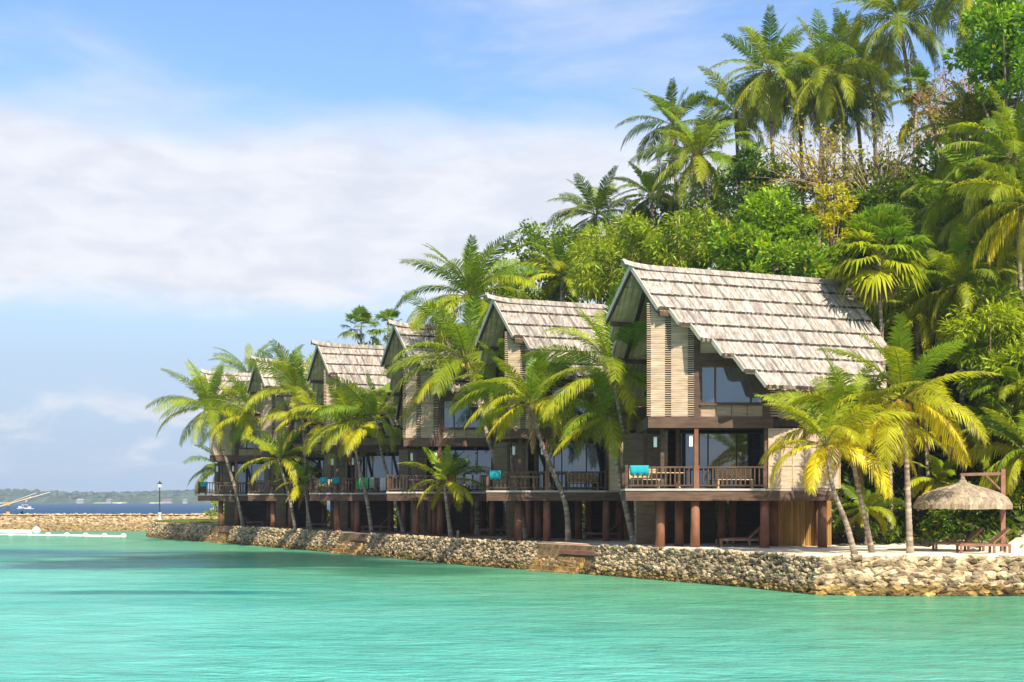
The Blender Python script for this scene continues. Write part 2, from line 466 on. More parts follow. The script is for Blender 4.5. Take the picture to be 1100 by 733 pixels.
wall_path = resample([(31, 45.8)] + shore_ctrl[2:15], .8)
landings = [(600, 590), (374, 578), (233, 570)]
gaps = []
for (px, py) in landings:
    dense = resample(wall_path, .1)
    Pq = min((p for p in dense if p[1] < 117), key=lambda p: abs(p[0] / p[1] - (px - CX) / F))
    a = arc_of(wall_path, Pq); gaps.append((a - 2.4, a + 2.4))
rng = random.Random(3)
mb = MB(); rubble_wall(wall_path, 1.34, .55, lambda d: .27 if d < 20 else .20, rng, mb, [(a + .6, b, .55, 9) for a, b in gaps] + [(a, a + 1.4, .3, 9) for a, b in gaps])
sw = mb.build('seawall', M['stone'], None, False)
tag(sw, 'long rough coral stone seawall with yellow algae at the waterline, holding up the beach', 'wall')

def interp_path(path, d):
    for a, b in zip(path[:-1], path[1:]):
        l = np.linalg.norm(b - a)
        if d <= l: return a + (b - a) * d / l, (b - a) / l
        d -= l
    return path[-1], (path[-1] - path[-2]) / np.linalg.norm(path[-1] - path[-2])
LLAB = ['nearest flight of stone steps with red concrete slabs set into the seawall',
        'middle flight of stone steps with red slabs, below the green towel house',
        'farthest flight of stone steps with red slabs in the seawall, near the lamp post point']
for i, (a, b) in enumerate(gaps):
    p, d = interp_path(wall_path, (a + b) / 2); n = np.array([d[1], -d[0]])
    root = thing('landing_steps', LLAB[i], 'steps', (p[0], p[1], 0), 'landing steps in the seawall', math.atan2(-d[1], -d[0]))
    # local: +x along the wall to the right, +y inland
    m1 = MB(); m1.box(-2.2, 1.0, .70, 2.4, 1.06, 1.30); m1.build('slab', M['redslab'], root)
    m1 = MB(); m1.box(-.3, 2.4, .30, .698, .86, 1.06, (1.1, 1.05, 1)); m1.build('slab', M['redslab'], root)
    for k in range(4):
        m1 = MB(); r2 = random.Random(k + 9 * i)
        x = -2.2
        while x < 1.6:
            w = r2.uniform(.4, .8); kk = r2.uniform(.75, 1.15)
            m1.box(x, min(x + w - .03, 1.6), -.40 + k*.22 + r2.uniform(-.05, .05), (.66 if k > 2 else .5), -.15 + k*.22, .07 + k*.22 + r2.uniform(-.02, .02), (.85*kk, .68*kk, .36*kk))
            x += w
        m1.build('step', M['stone'], root)

# breakwater
rng = random.Random(8)
jp = resample([(-25, 152), (-36, 146.5), (-60, 144.5), (-95, 144.5)], 1.5)
mb = MB()
jn = shoulder(jp)
rubble_wall(jp, 1.85, 1.9, .34, rng, mb, algae=.8, rows_scale=1.1)
V = []; FA = []
for p, n in zip(jp, jn):
    for (o, z) in ((1.5, 1.80), (6.5, 1.84), (8.5, -.8)): V.append((p[0] + n[0]*o, p[1] + n[1]*o, z))
for i in range(len(jp) - 1):
    for k in range(2): FA.append((3*i+k, 3*i+k+1, 3*i+4+k, 3*i+3+k))
mb.add(V, FA, (.95, .92, .88))
mb.c = [tuple(.55 * np.array(c_) + .42 * np.array((.98, .93, .84))) for c_ in mb.c]
tag(mb.build('breakwater', M['stone']), 'low pale stone breakwater running left from the point across the lagoon mouth', 'breakwater')

# lamp post on the point
p = P(171.5, 560, 138)
root = thing('lamp_post', 'slender black lamp post with glass lantern on white plinth at the point', 'lamp post', (p[0], p[1], GZ))
m1 = MB(); m1.lathe((0, 0, 0), [(.28, 0), (.28, .10), (.19, .14), (.16, .60), (.20, .64), (.20, .9)], 10, (.55, .54, .52)); m1.build('plinth', M['white'], root)
m1 = MB(); m1.lathe((0, 0, .9), [(.10, 0), (.10, .3), (.065, .4), (.055, 2.6), (.09, 2.65)], 8); m1.build('pole', M['black'], root)
m1 = MB(); m1.lathe((0, 0, 3.55), [(.10, 0), (.17, .05), (.22, .42)], 6); m1.build('lantern', M['lampwhite'], root)
m1 = MB(); m1.lathe((0, 0, 3.97), [(.28, 0), (.25, .06), (.05, .22), (.03, .32)], 6); m1.build('lantern_cap', M['black'], root)

# floating boom
a = P(-20, 575.5, 128); b = P(133, 577.5, 121); a[2] = b[2] = 0
root = thing('float_line', 'white floating pipe barrier with round floats on the lagoon', 'floating barrier', (b[0], b[1], 0))
m1 = MB(); m1.tube([a - b + np.array([0, 0, .04]), (a - b) * .5 + np.array([0, .5, .05]), np.array([0, 0, .04])], .12, 8); m1.build('pipe', M['white'], root, True)
for k in range(8):
    q = (a - b) * (k / 7.6) + np.array([0, .45 * math.sin(k / 7.6 * math.pi) - .1, .1]); m1 = MB()
    m1.lathe(q, [(.10, -.26), (.26, -.17), (.29, 0), (.25, .15), (.11, .25)], 10, (1, .97, .86)); m1.build('float', M['white'], root, True)
p = P(39, 571.5, 139); m1 = MB(); m1.lathe((0, 0, 0), [(.2, -.3), (.42, -.15), (.46, .1), (.34, .38), (.10, .5), (.10, .58)], 12)
o = m1.build('buoy', M['white'], None, True); o.location = (p[0], p[1], .1); tag(o, 'round white buoy floating beyond the pipe barrier', 'buoy')
p = P(-5, 571.5, 138); q2 = P(34, 572.3, 138); m1 = MB(); m1.tube([np.array([p[0], p[1], .1]), np.array([q2[0], q2[1], .1])], [.22, .2], 8)
tag(m1.build('float_pipe', M['white'], None, True, (q2[0], q2[1], 0)), 'short white float pipe lying near the breakwater at the left edge', 'float')

# ------------------------------------------------------------------ house
def make_house(label):
    root = thing('stilt_house', label, 'house', (0, 0, 0), 'steep roofed stilt houses along the shore')
    rng = random.Random(21)
    A = np.array([.37, 1.2, 12.8]); D = np.array([.927, .375, 0]); Nn = np.array([.375, -.927, 0]); TAN = 1.11; RL = 11.8
    def rp(a, w, side=1, off=0.):
        q = A + D * a + Nn * (side * w); q[2] = A[2] - TAN * w + off; return q
    def zroof(x, y): return 12.8 - TAN * abs((x - .37) * .375 - (y - 1.2) * .927) - .16
    CW = .655; NC = 8
    def a0(k, side):
        step = .62 if side > 0 else .36
        return (.10 if side > 0 else -.09) * k if k < 3 else (.28 + step * (k - 2) + .08 * (k - 3) if side > 0 else -.25 + .42 * (k - 2))
    # roof: courses of split-bamboo shingles
    mb = MB()
    for side in (1, -1):
        for k in range(NC):
            s0 = a0(k, side); a = s0
            w0 = max(.0, CW * k - .12); w1b = CW * (k + 1) + .05
            wob = rng.uniform(-.02, .02)
            RK = RL - .55 * max(0, k - 4)
            while a < RK:
                wd = min(rng.uniform(.06, .16), RK - a + .05)
                w1 = w1b + rng.uniform(-.011, .011) + wob
                kt = rng.uniform(.70, 1.15)
                if rng.random() < .14: kt *= .62
                if rng.random() < .10: kt *= 1.22
                br = rng.random()
                tint = (kt, kt * (1 - .05 * br), kt * (1 - .10 * br))
                def sh(aa, w): return aa + ((.10 if side > 0 else -.09) if k < 3 else .08) * ((w - CW * k) / CW) * max(0, 1 - (aa - s0) / (RL - s0))
                lift = .165 + rng.uniform(-.008, .010)
                e = .008
                q = [rp(sh(a, w0), w0, side, -.03), rp(sh(a + wd - e, w0), w0, side, -.03), rp(sh(a + wd - e, w1), w1, side, lift - .15), rp(sh(a, w1), w1, side, lift - .15),
                     rp(sh(a, w0), w0, side, .03), rp(sh(a + wd - e, w0), w0, side, .03), rp(sh(a + wd - e, w1), w1, side, lift), rp(sh(a, w1), w1, side, lift)]
                if side < 0: q = [q[1], q[0], q[3], q[2], q[5], q[4], q[7], q[6]]
                ed_ = (.13, .11, .10) if rng.random() < .7 else (.5, .45, .4)  # weathered bamboo ends, also darkened to paint a shadow line under each course
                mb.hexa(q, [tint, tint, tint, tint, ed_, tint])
                a += wd
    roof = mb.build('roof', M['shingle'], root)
    # ridge cap with a lifted prow
    mb = MB(); a = -.45
    while a < RL + .1:
        wd = rng.uniform(.12, .2); kt = rng.uniform(.7, 1.1)
        up = .16 + .18 * max(0, 1 - (a + .45) / 1.6) ** 2
        for side in (1, -1):
            q = [rp(a, .0, side, up - .05), rp(a + wd - .01, .0, side, up - .05), rp(a + wd - .01, .26, side, up - .02), rp(a, .26, side, up - .02),
                 rp(a, .0, side, up), rp(a + wd - .01, .0, side, up), rp(a + wd - .01, .28, side, up + .03), rp(a, .28, side, up + .03)]
            if side < 0: q = [q[1], q[0], q[3], q[2], q[5], q[4], q[7], q[6]]
            mb.hexa(q, (kt, kt*.97, kt*.93))
        a += wd
    mb.build('ridge_cap', M['shingle'], roof)
    # soffit of bamboo poles seen from below
    mb = MB()
    for side in (1, -1):
        for k in range(NC):
            a = a0(k, side) + .12
            while a < RL - .2 - .55 * max(0, k - 4):
                kt = rng.uniform(.75, 1.15)
                mb.bar(rp(a, CW*k, side, -.10), rp(a + .13, CW*(k+1) + .01, side, -.10 + .03), .095, .05, (kt, kt, kt))
                a += .105 if a < 4 else .6
            # board above the poles
            q0 = a0(k, side) + .05
            P4 = [rp(q0, CW*k, side, -.055), rp(RL - .55*max(0, k-4), CW*k, side, -.055), rp(RL - .55*max(0, k-4), CW*(k+1), side, -.055), rp(q0 + ((.09 if side > 0 else -.08) if k < 3 else .08), CW*(k+1), side, -.055)]
            mb.add(P4, [(0, 1, 2, 3)], (.85, .8, .72))
    mb.build('soffit', M['lining'], roof)
    # barge boards along the stepped gable edge
    for side in (1, -1):
        mb = MB()
        mb.bar(rp(-.06, -.02, side, .02), rp(.28 if side > 0 else -.30, 2.0, side, .05), .06, .17)
        mb.bar(rp(.00, .05, side, -.17), rp(.31 if side > 0 else -.27, 1.96, side, -.14), .09, .10, (.12, .09, .08))
        mb.build('barge_board', M['barge'], roof)
        for k in range(3, NC):
            s0 = a0(k, side); mb = MB()
            mb.bar(rp(s0 - .04, CW*k + .02, side, .03), rp(s0 + .08, CW*(k+1) + .03, side, .09), .06, .17)
            mb.build('barge_board', M['barge'], roof)
    # rafters and purlins in the open gable
    for a in (.95, 2.6):
        for side in (1, -1):
            if side > 0: continue
            mb = MB(); mb.bar(rp(a, .05, side, -.26), rp(a + .6, 4.6, side, -.26), .14, .2); mb.build('rafter', M['darkwood'], roof)
    for (w, side, a_, b_) in ((1.9, -1, -.1, 4), (3.3, -1, .5, 6), (1.9, 1, .4, 3)):
        mb = MB(); mb.bar(rp(a_, w, side, -.25), rp(b_, w, side, -.25), .16, .2); mb.build('purlin', M['beam'], roof)

    def wall(name, x0, y0, x1, y1, zb, mat, zt=None, th=.1, parent=root, tint=(1, 1, 1)):
        mb = MB(); n = 10; p0 = np.array([x0, y0]); p1 = np.array([x1, y1])
        d = (p1 - p0) / np.linalg.norm(p1 - p0); nn = np.array([-d[1], d[0]]) * th
        V = []; FA = []
        for i in range(n + 1):
            q = p0 + (p1 - p0) * i / n
            z = zt if zt is not None else max(zb + .05, zroof(*q))
            z2 = zt if zt is not None else max(zb + .05, zroof(*(q + nn)))
            V += [(q[0], q[1], zb), (q[0], q[1], z), (q[0]+nn[0], q[1]+nn[1], z2), (q[0]+nn[0], q[1]+nn[1], zb)]
        for i in range(n):
            for k in range(4): FA.append((4*i+k, 4*i+(k+1) % 4, 4*(i+1)+(k+1) % 4, 4*(i+1)+k)[::-1])
        FA += [(0, 1, 2, 3), (4*n+3, 4*n+2, 4*n+1, 4*n)]
        mb.add(V, FA, tint)
        return mb.build(name, mat, parent)
    # ---- structure below
    for (x, y) in ((3.17, .35), (6.3, .35), (8.9, .35), (1.67, 1.0), (2.75, 2.6), (7.15, 2.5), (9.3, 2.6), (5.05, 4.5), (5.65, 4.9), (2.3, 5.2), (8.6, 5.4)):
        m = MB(); m.lathe((x, y, -.1), [(.215, 0), (.205, 1.2), (.20, 2.24)], 14); m.build('column', M['column'], root, True)
    m = MB()
    m.box(.05, 2.1, .1, 2.5, 2.16, 2.56); m.box(2.1, 9.35, .1, 6.2, 2.16, 2.56)
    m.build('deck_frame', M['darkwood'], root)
    m = MB(); m.box(0, 9.4, -.06, .098, 2.12, 2.56); m.build('deck_beam', M['beam'], root)
    m = MB(); m.box(0, .048, .1, 2.5, 2.12, 2.56); m.build('deck_beam', M['beam'], root)
    m = MB(); m.box(-.03, 6.25, -.10, 2.5, 2.564, 2.66); m.box(2.1, 6.25, 2.5, 4.6, 2.564, 2.66); m.box(6.25, 9.4, .02, 6.2, 2.564, 2.64); m.build('deck_floor', M['deck'], root)
    # bamboo store room below
    m = MB(); x = 7.38
    while x < 9.9:
        w = rng.uniform(.07, .11); kt = rng.uniform(.7, 1.15); m.tube([(x, 2.9, 0), (x, 2.9, 2.15)], w * .52, 6, (kt, kt*.97, kt*.9)); x += w
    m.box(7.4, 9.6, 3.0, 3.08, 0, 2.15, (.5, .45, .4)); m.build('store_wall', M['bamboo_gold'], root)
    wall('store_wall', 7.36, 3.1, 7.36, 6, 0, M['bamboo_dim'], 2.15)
    wall('store_wall', 2.2, 6.1, 5.0, 6.1, 0, M['bamboo_dim'], 2.15, tint=(.22, .2, .18))  # back wall added for darkness, under-house shade put into its tint
    wall('store_wall', 5.9, 6.1, 9.4, 6.1, 0, M['bamboo_dim'], 2.15, tint=(.22, .2, .18))  # same added back wall, shade painted into the tint
    wall('bamboo_screen', 1.0, 5.2, 1.9, 5.2, 0, M['bamboo_dim'], 2.1, tint=(.5, .45, .4))  # screen tint darkened to paint the shade behind the columns
    # railing
    def railing(p, q):
        m = MB(); p = np.array(p, float); q = np.array(q, float)
        m.bar(p + (0, 0, 3.62), q + (0, 0, 3.62), .09, .075); m.bar(p + (0, 0, 2.80), q + (0, 0, 2.80), .06, .07)
        n = int(np.linalg.norm(q - p) / .2)
        for i in range(1, n):
            c = p + (q - p) * i / n; m.bar(c + (0, 0, 2.83), c + (0, 0, 3.59), .055, .055)
        return m.build('railing', M['beam'], root)
    railing((.14, .02, 0), (3.05, .02, 0)); railing((3.29, .02, 0), (6.2, .02, 0)); railing((.05, .14, 0), (.05, 2.45, 0))
    for (x, y) in ((.05, .02), (6.22, .02), (.05, 2.5)):
        m = MB(); m.box(x - .06, x + .06, y - .06, y + .06, 2.66, 3.72); m.build('railing_post', M['beam'], root)
    # deck posts carrying the upper floor
    m = MB(); m.box(3.05, 3.29, -.08, .16, 2.66, 3.7); m.box(3.08, 3.26, -.05, .13, 3.7, 5.38); m.build('post', M['column'], root)
    for (x, y) in ((1.75, .9), (6.32, .15), (1.15, 2.45), (2.6, 2.05)):
        m = MB(); m.box(x - .085, x + .085, y - .085, y + .085, 2.66, 5.38); m.build('post', M['beam'], root)
    for (x, y) in ((1.42, .78), (2.92, -.02)):
        m = MB(); m.box(x - .07, x + .07, y - .07, y + .07, 4.55, 5.0); m.box(x - .085, x + .085, y - .085, y + .085, 5.0, 5.05, (.2, .15, .12)); m.bar((x, y, 5.04), (x + .25, y + .05, 5.04), .03, .03, (.2, .15, .12)); m.build('wall_lamp', M['lampwhite'], root)
    # sliding glass doors
    def glazing(name, x0, x1, y, z0, z1, splits, fw=.06, mat=M['darkwood'], parent=root):
        m = MB()
        m.box(x0, x1, y - .05, y + .05, z1 - fw, z1); m.box(x0, x1, y - .05, y + .05, z0, z0 + fw)
        xs = [x0] + splits + [x1]
        for i, x in enumerate(xs):
            a = x if i == 0 else (x - fw if i == len(xs) - 1 else x - fw/2)
            m.box(a, a + fw, y - .047, y + .047, z0 + fw, z1 - fw)
        fr = m.build(name, mat, parent)
        for a, b in zip(xs[:-1], xs[1:]):
            m = MB(); m.box(a + fw/2, b - fw/2, y - .012, y + .012, z0 + fw - .01, z1 - fw + .01); m.build('pane', M['glass'], fr)
        return fr
    glazing('sliding_door', 2.72, 6.75, 2.15, 2.66, 5.28, [3.6, 4.02, 5.35])
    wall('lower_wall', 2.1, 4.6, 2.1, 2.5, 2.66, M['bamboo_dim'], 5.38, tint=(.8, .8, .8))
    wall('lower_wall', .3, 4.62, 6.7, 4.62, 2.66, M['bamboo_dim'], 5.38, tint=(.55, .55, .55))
    wall('lower_wall', 6.8, 2.1, 6.8, .2, 2.66, M['bamboo'], 5.38)
    wall('lower_wall', 9.3, .2, 9.3, 6.1, 2.66, M['bamboo'], 5.38)
    # pale screen of split bamboo with thin battens
    m = MB(); m.box(6.4, 9.62, .02, .08, 2.66, 5.36, (1.25, 1.22, 1.18)); 
    sp = m.build('screen_panel', M['bamboo'], root)
    m = MB()
    for x in (6.42, 6.95, 7.5, 8.05, 8.6, 9.15, 9.6): m.box(x - .025, x + .025, -.01, .018, 2.66, 5.36)
    for z in (3.7, 4.55): m.box(6.42, 9.6, -.012, .016, z - .02, z + .02)
    m.build('batten', M['lightwood'], sp)
    # ---- upper floor
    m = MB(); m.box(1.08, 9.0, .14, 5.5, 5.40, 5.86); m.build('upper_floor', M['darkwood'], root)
    m = MB(); m.box(1.0, 6.6, -.10, .138, 5.38, 5.88); m.box(.98, 1.078, .14, 5.4, 5.38, 5.88); m.build('upper_beam', M['beam'], root)
    m = MB(); m.box(6.6, 9.1, .0, .138, 5.44, 5.8); m.build('upper_beam', M['darkwood'], root)
    # slatted corner panel: two solid woven bands, two open slit columns
    m = MB()
    m2 = MB()
    for i in range(60):
        z = 5.89 + i * .098
        for (xa, xb) in ((1.05, 3.06),):
            zt = min(zroof(xa, -.05), zroof(xb, -.05))
            # slat runs as far as the roof allows
            xe = xb
            while xe > xa and zroof(xe, -.05) < z + .09: xe -= .1
            if xe <= xa + .1: continue
            kt = rng.uniform(.78, 1.12)
            m.tube([(xa - .10, -.045, z + .045), (xe, -.045, z + .045)], .025, 5, (kt, kt*.97, kt*.92))
            for (p0, p1) in ((1.13, 1.76), (2.04, 2.78)):
                e = min(p1, xe)
                if e > p0 + .1:
                    kt = rng.uniform(.85, 1.1)
                    m.box(p0, e, -.058, -.004, z + .002, z + .094, (kt, kt*.98, kt*.94))
            # left return of the panel
            for yy in ():
                pass
    lp = m.build('lattice_panel', M['bamboo'], root)
    wall('upper_wall', 1.1, .06, 3.05, .06, 5.88, M['darkwood'], None, .04)
    wall('upper_wall', 2.0, 5.4, 2.0, .16, 5.88, M['bamboo'], None, .06, tint=(.8, .75, .7))
    for (xa, xb) in ((3.06, 3.34), (6.18, 6.46)):
        wall('post', xa, -.06, xb, -.06, 5.88, M['beam'], None, .2)
    # window bay
    m = MB(); x = 3.36
    m.box(3.345, 6.175, .02, .12, 5.88, 6.42, (.85, .8, .75)); 
    for x in (3.37, 4.05, 4.75, 5.45, 6.14): m.box(x - .02, x + .02, -.01, .018, 5.88, 6.40, (.5, .4, .35))
    m.build('window_apron', M['bamboo'], root)
    glazing('window', 3.345, 6.175, .04, 6.43, 8.18, [4.02, 5.62], .09, M['beam'])
    m = MB(); m.box(3.345, 6.175, -.05, .12, 8.19, 8.72); m.build('lintel', M['beam'], root)
    m = MB(); m.box(3.30, 6.22, -.13, -.005, 6.38, 6.46); m.build('window_sill', M['beam'], root)
    wall('upper_wall', 3.345, .03, 6.175, .03, 8.725, M['bamboo'], None, .08)
    # right-hand woven wall with a slit column
    m = MB()
    wall('upper_wall', 6.85, .03, 8.95, .03, 5.82, M['bamboo'], None, .08, tint=(.8, .76, .70))
    for i in range(26):
        z = 5.89 + i * .12
        if z < zroof(6.85, 0) - .1: m.box(6.46, 6.86, -.02, .05, z, z + .065, (.85, .8, .72))
    m.build('lattice_strip', M['bamboo'], root)
    wall('upper_wall', 6.46, .10, 6.88, .10, 5.82, M['darkwood'], None, .04)
    wall('upper_wall', 8.95, .03, 8.95, 5.5, 5.82, M['bamboo'], None, .08, tint=(.8, .76, .7))
    wall('upper_wall', 8.95, 5.5, 2.0, 5.5, 5.82, M['bamboo_dim'], None, .08)
    return root

house_pos = [(5.08 - 6.16 * i - (.25 if i > 0 else 0), 57.3 + 9.71 * i, GZ) for i in range(6)]
HL = ['steep roofed stilt house nearest the umbrella, its upper window fully in view',
      'stilt house second from the umbrella, turquoise towel on its rail, behind two leaning palms',
      'stilt house third from the umbrella, several pale cloths hanging on its deck rail',
      'stilt house with the bright green towel on its rail, fourth from the umbrella',
      'small looking stilt house fifth from the umbrella, open gable rising above yellow palms',
      'farthest stilt house at the point, its deck end standing against open sea']
h0 = make_house(HL[0]); h0.location = house_pos[0]
for i in range(1, 6):
    c = copy_tree(h0); c.location = house_pos[i]; c['label'] = HL[i]

# ------------------------------------------------------------------ foliage generators
def unit(v): return v / (np.linalg.norm(v, axis=-1, keepdims=True) + 1e-9)
class Leaves:
    """fast collector of leaf faces, built as one mesh"""
    def __init__(s): s.V = []; s.Q = []; s.T = []; s.cq = []; s.ct = []; s.n = 0
    def add(s, V, Q=None, T=None, cq=None, ct=None):
        if Q is not None and len(Q): s.Q.append(Q + s.n); s.cq.append(cq)
        if T is not None and len(T): s.T.append(T + s.n); s.ct.append(ct)
        s.V.append(V); s.n += len(V)
    def build(s, name, mat, parent=None, origin=(0, 0, 0)):
        V = np.concatenate(s.V) - np.array(origin)
        Q = np.concatenate(s.Q) if s.Q else np.zeros((0, 4), int)
        T = np.concatenate(s.T) if s.T else np.zeros((0, 3), int)
        cq = np.concatenate(s.cq) if s.cq else np.zeros((0, 3)); ct = np.concatenate(s.ct) if s.ct else np.zeros((0, 3))
        me = bpy.data.meshes.new(name)
        me.vertices.add(len(V)); me.vertices.foreach_set('co', V.astype(np.float32).ravel())
        me.loops.add(Q.size + T.size)
        me.loops.foreach_set('vertex_index', np.concatenate([Q.ravel(), T.ravel()]).astype(np.int32))
        me.polygons.add(len(Q) + len(T))
        me.polygons.foreach_set('loop_start', np.concatenate([np.arange(len(Q)) * 4, Q.size + np.arange(len(T)) * 3]).astype(np.int32))
        me.update(calc_edges=True)
        at = me.attributes.new('tint', 'FLOAT_COLOR', 'FACE')
        c = np.ones((len(Q) + len(T), 4), np.float32); c[:, :3] = np.clip(np.concatenate([cq, ct]), 0, 1)
        at.data.foreach_set('color', c.ravel())
        me.materials.append(mat); me.validate()
        o = bpy.data.objects.new(name, me); col.objects.link(o)
        if parent is not None: o.parent = parent
        return o

GREEN = np.array([.135, .255, .012]); YEL = np.array([.70, .57, .012]); DEEP = np.array([.050, .11, .014]); BROWN = np.array([.28, .17, .08])
def frond(lv, base, az, el, L, r, droop, colr, nl=46, wl_=.075, hang=.6, lmax=.21, tipbrown=0.):
    n = 14
    k = np.arange(n) / n
    ang = el - droop * (k ** 1.25)
    azs = az + r.normal(0, .12) * k
    d = np.stack([np.cos(ang) * np.cos(azs), np.cos(ang) * np.sin(azs), np.sin(ang)], 1)
    pts = np.concatenate([[base], base + np.cumsum(d * (L / n), 0)])
    tan = unit(np.gradient(pts, axis=0))
    side = np.array([-math.sin(az), math.cos(az), 0.])
    roll = r.normal(0, .45)
    upn = np.cross(np.broadcast_to(side, tan.shape), tan) * -1
    upn = unit(np.cross(tan, np.broadcast_to(side, tan.shape)))
    s2 = side * math.cos(roll) + upn * math.sin(roll)
    u2 = unit(np.cross(tan, s2)); u2 = np.where(u2[:, 2:3] < -.2, u2, u2)
    t = np.linspace(.14, .995, nl)
    t = np.clip(t + r.normal(0, .004, nl), 0, 1)
    f = t * n; i0 = np.minimum(f.astype(int), n - 1); fr = (f - i0)[:, None]
    pp = pts[i0] * (1 - fr) + pts[i0 + 1] * fr
    tt = unit(tan[i0] * (1 - fr) + tan[i0 + 1] * fr); ss = unit(s2[i0] * (1 - fr) + s2[i0 + 1] * fr); uu = np.cross(tt, ss)
    prof = (.42 + .58 * np.sin(np.clip(t * 1.25, 0, 1) * math.pi * .62)) * np.where(t > .62, 1 - (t - .62) / .38 * .62, 1)
    for sg in (-1, 1):
        ln = (L * lmax * prof * r.uniform(.78, 1.14, nl) * np.where(r.random(nl) < .07, .35, 1.0))[:, None]
        dr = unit(tt * (.45 + .55 * t[:, None]) + ss * sg * .9 + uu * (.30 - .35 * hang) + r.normal(0, .07, (nl, 3)))
        g = np.array([0, 0, -1.]) * hang
        mid = pp + dr * ln * .5 + g * ln * .16
        tip = pp + dr * ln * (.95 - .2 * hang) + g * ln * (.62 + .12 * r.normal(0, 1, (nl, 1)))
        w = tt * (wl_ * (.7 + .5 * np.sin(t * math.pi)))[:, None] * .5
        V = np.stack([pp - w * .6, pp + w * .6, mid + w, mid - w, tip], 1).reshape(-1, 3)
        b = np.arange(nl)[:, None] * 5
        Q = b + np.array([0, 1, 2, 3]); T = b + np.array([3, 2, 4])
        c = colr[None, :] * r.uniform(.75, 1.25, (nl, 1))
        yy = np.clip(r.normal(0, .12, (nl, 1)), 0, 1) ; c = c * (1 - yy) + YEL * yy
        ctip = c.copy()
        if tipbrown > 0:
            m_ = (r.random((nl, 1)) < tipbrown * (t[:, None] ** 1.5)); ctip = np.where(m_, BROWN, c)
        lv.add(V, Q, T, c, ctip)
    # midrib
    hw = np.linspace(.045, .012, n + 1)[:, None] * (L / 4.5)
    a = s2 * hw; bb = u2 * hw * .7
    V = np.stack([pts - a, pts + bb, pts + a, pts - bb], 1).reshape(-1, 3)
    Q = []
    for i in range(n):
        for j in range(4): Q.append((4*i+j, 4*i+(j+1) % 4, 4*i+4+(j+1) % 4, 4*i+4+j))
    Q = np.array(Q); rc = colr * .4 + np.array([.30, .26, .05]) * .75
    lv.add(V, Q, None, np.tile(rc, (len(Q), 1)), None)

def curve_pts(ctrl, n=14):
    """Catmull-Rom through the control points"""
    c = [np.array(p, float) for p in ctrl]
    c = [2*c[0] - c[1]] + c + [2*c[-1] - c[-2]]
    out = []
    for i in range(1, len(c) - 2):
        for k in range(n):
            t = k / n; p0, p1, p2, p3 = c[i-1:i+3]
            out.append(.5 * (2*p1 + (p2-p0)*t + (2*p0-5*p1+4*p2-p3)*t*t + (3*p1-p0-3*p2+p3)*t**3))
    out.append(c[-2]); return out

def trunk_mesh(ctrl, r0, r1, seed, flare=1.5, ringstep=.22):
    pts = curve_pts(ctrl, 8); rg = random.Random(seed)
    L = [0]
    for a, b in zip(pts[:-1], pts[1:]): L.append(L[-1] + np.linalg.norm(b - a))
    tot = L[-1]; n = max(10, int(tot / ringstep * 2)); out = []; rad = []
    arr = np.array(pts)
    for i in range(n + 1):
        d = tot * i / n
        p = np.array([np.interp(d, L, arr[:, k]) for k in range(3)])
        t = i / n; r = r0 * (1 - t) + r1 * t
        r *= 1 + (flare - 1) * math.exp(-d / .5)
        if i % 2: r *= .93
        out.append(p); rad.append(r * rg.uniform(.97, 1.03))
    mb = MB()
    base = len(mb.f)
    mb.tube(out, [x * .9 for x in rad], 9)
    k = 9
    mb.c = []
    for i in range(n):
        v = rg.uniform(.62, 1.18) * (1.0 if i % 2 else .78)
        mb.c += [(v, v * .98, v * .95)] * k
    mb.c += [(1, 1, 1)] * 2
    return mb

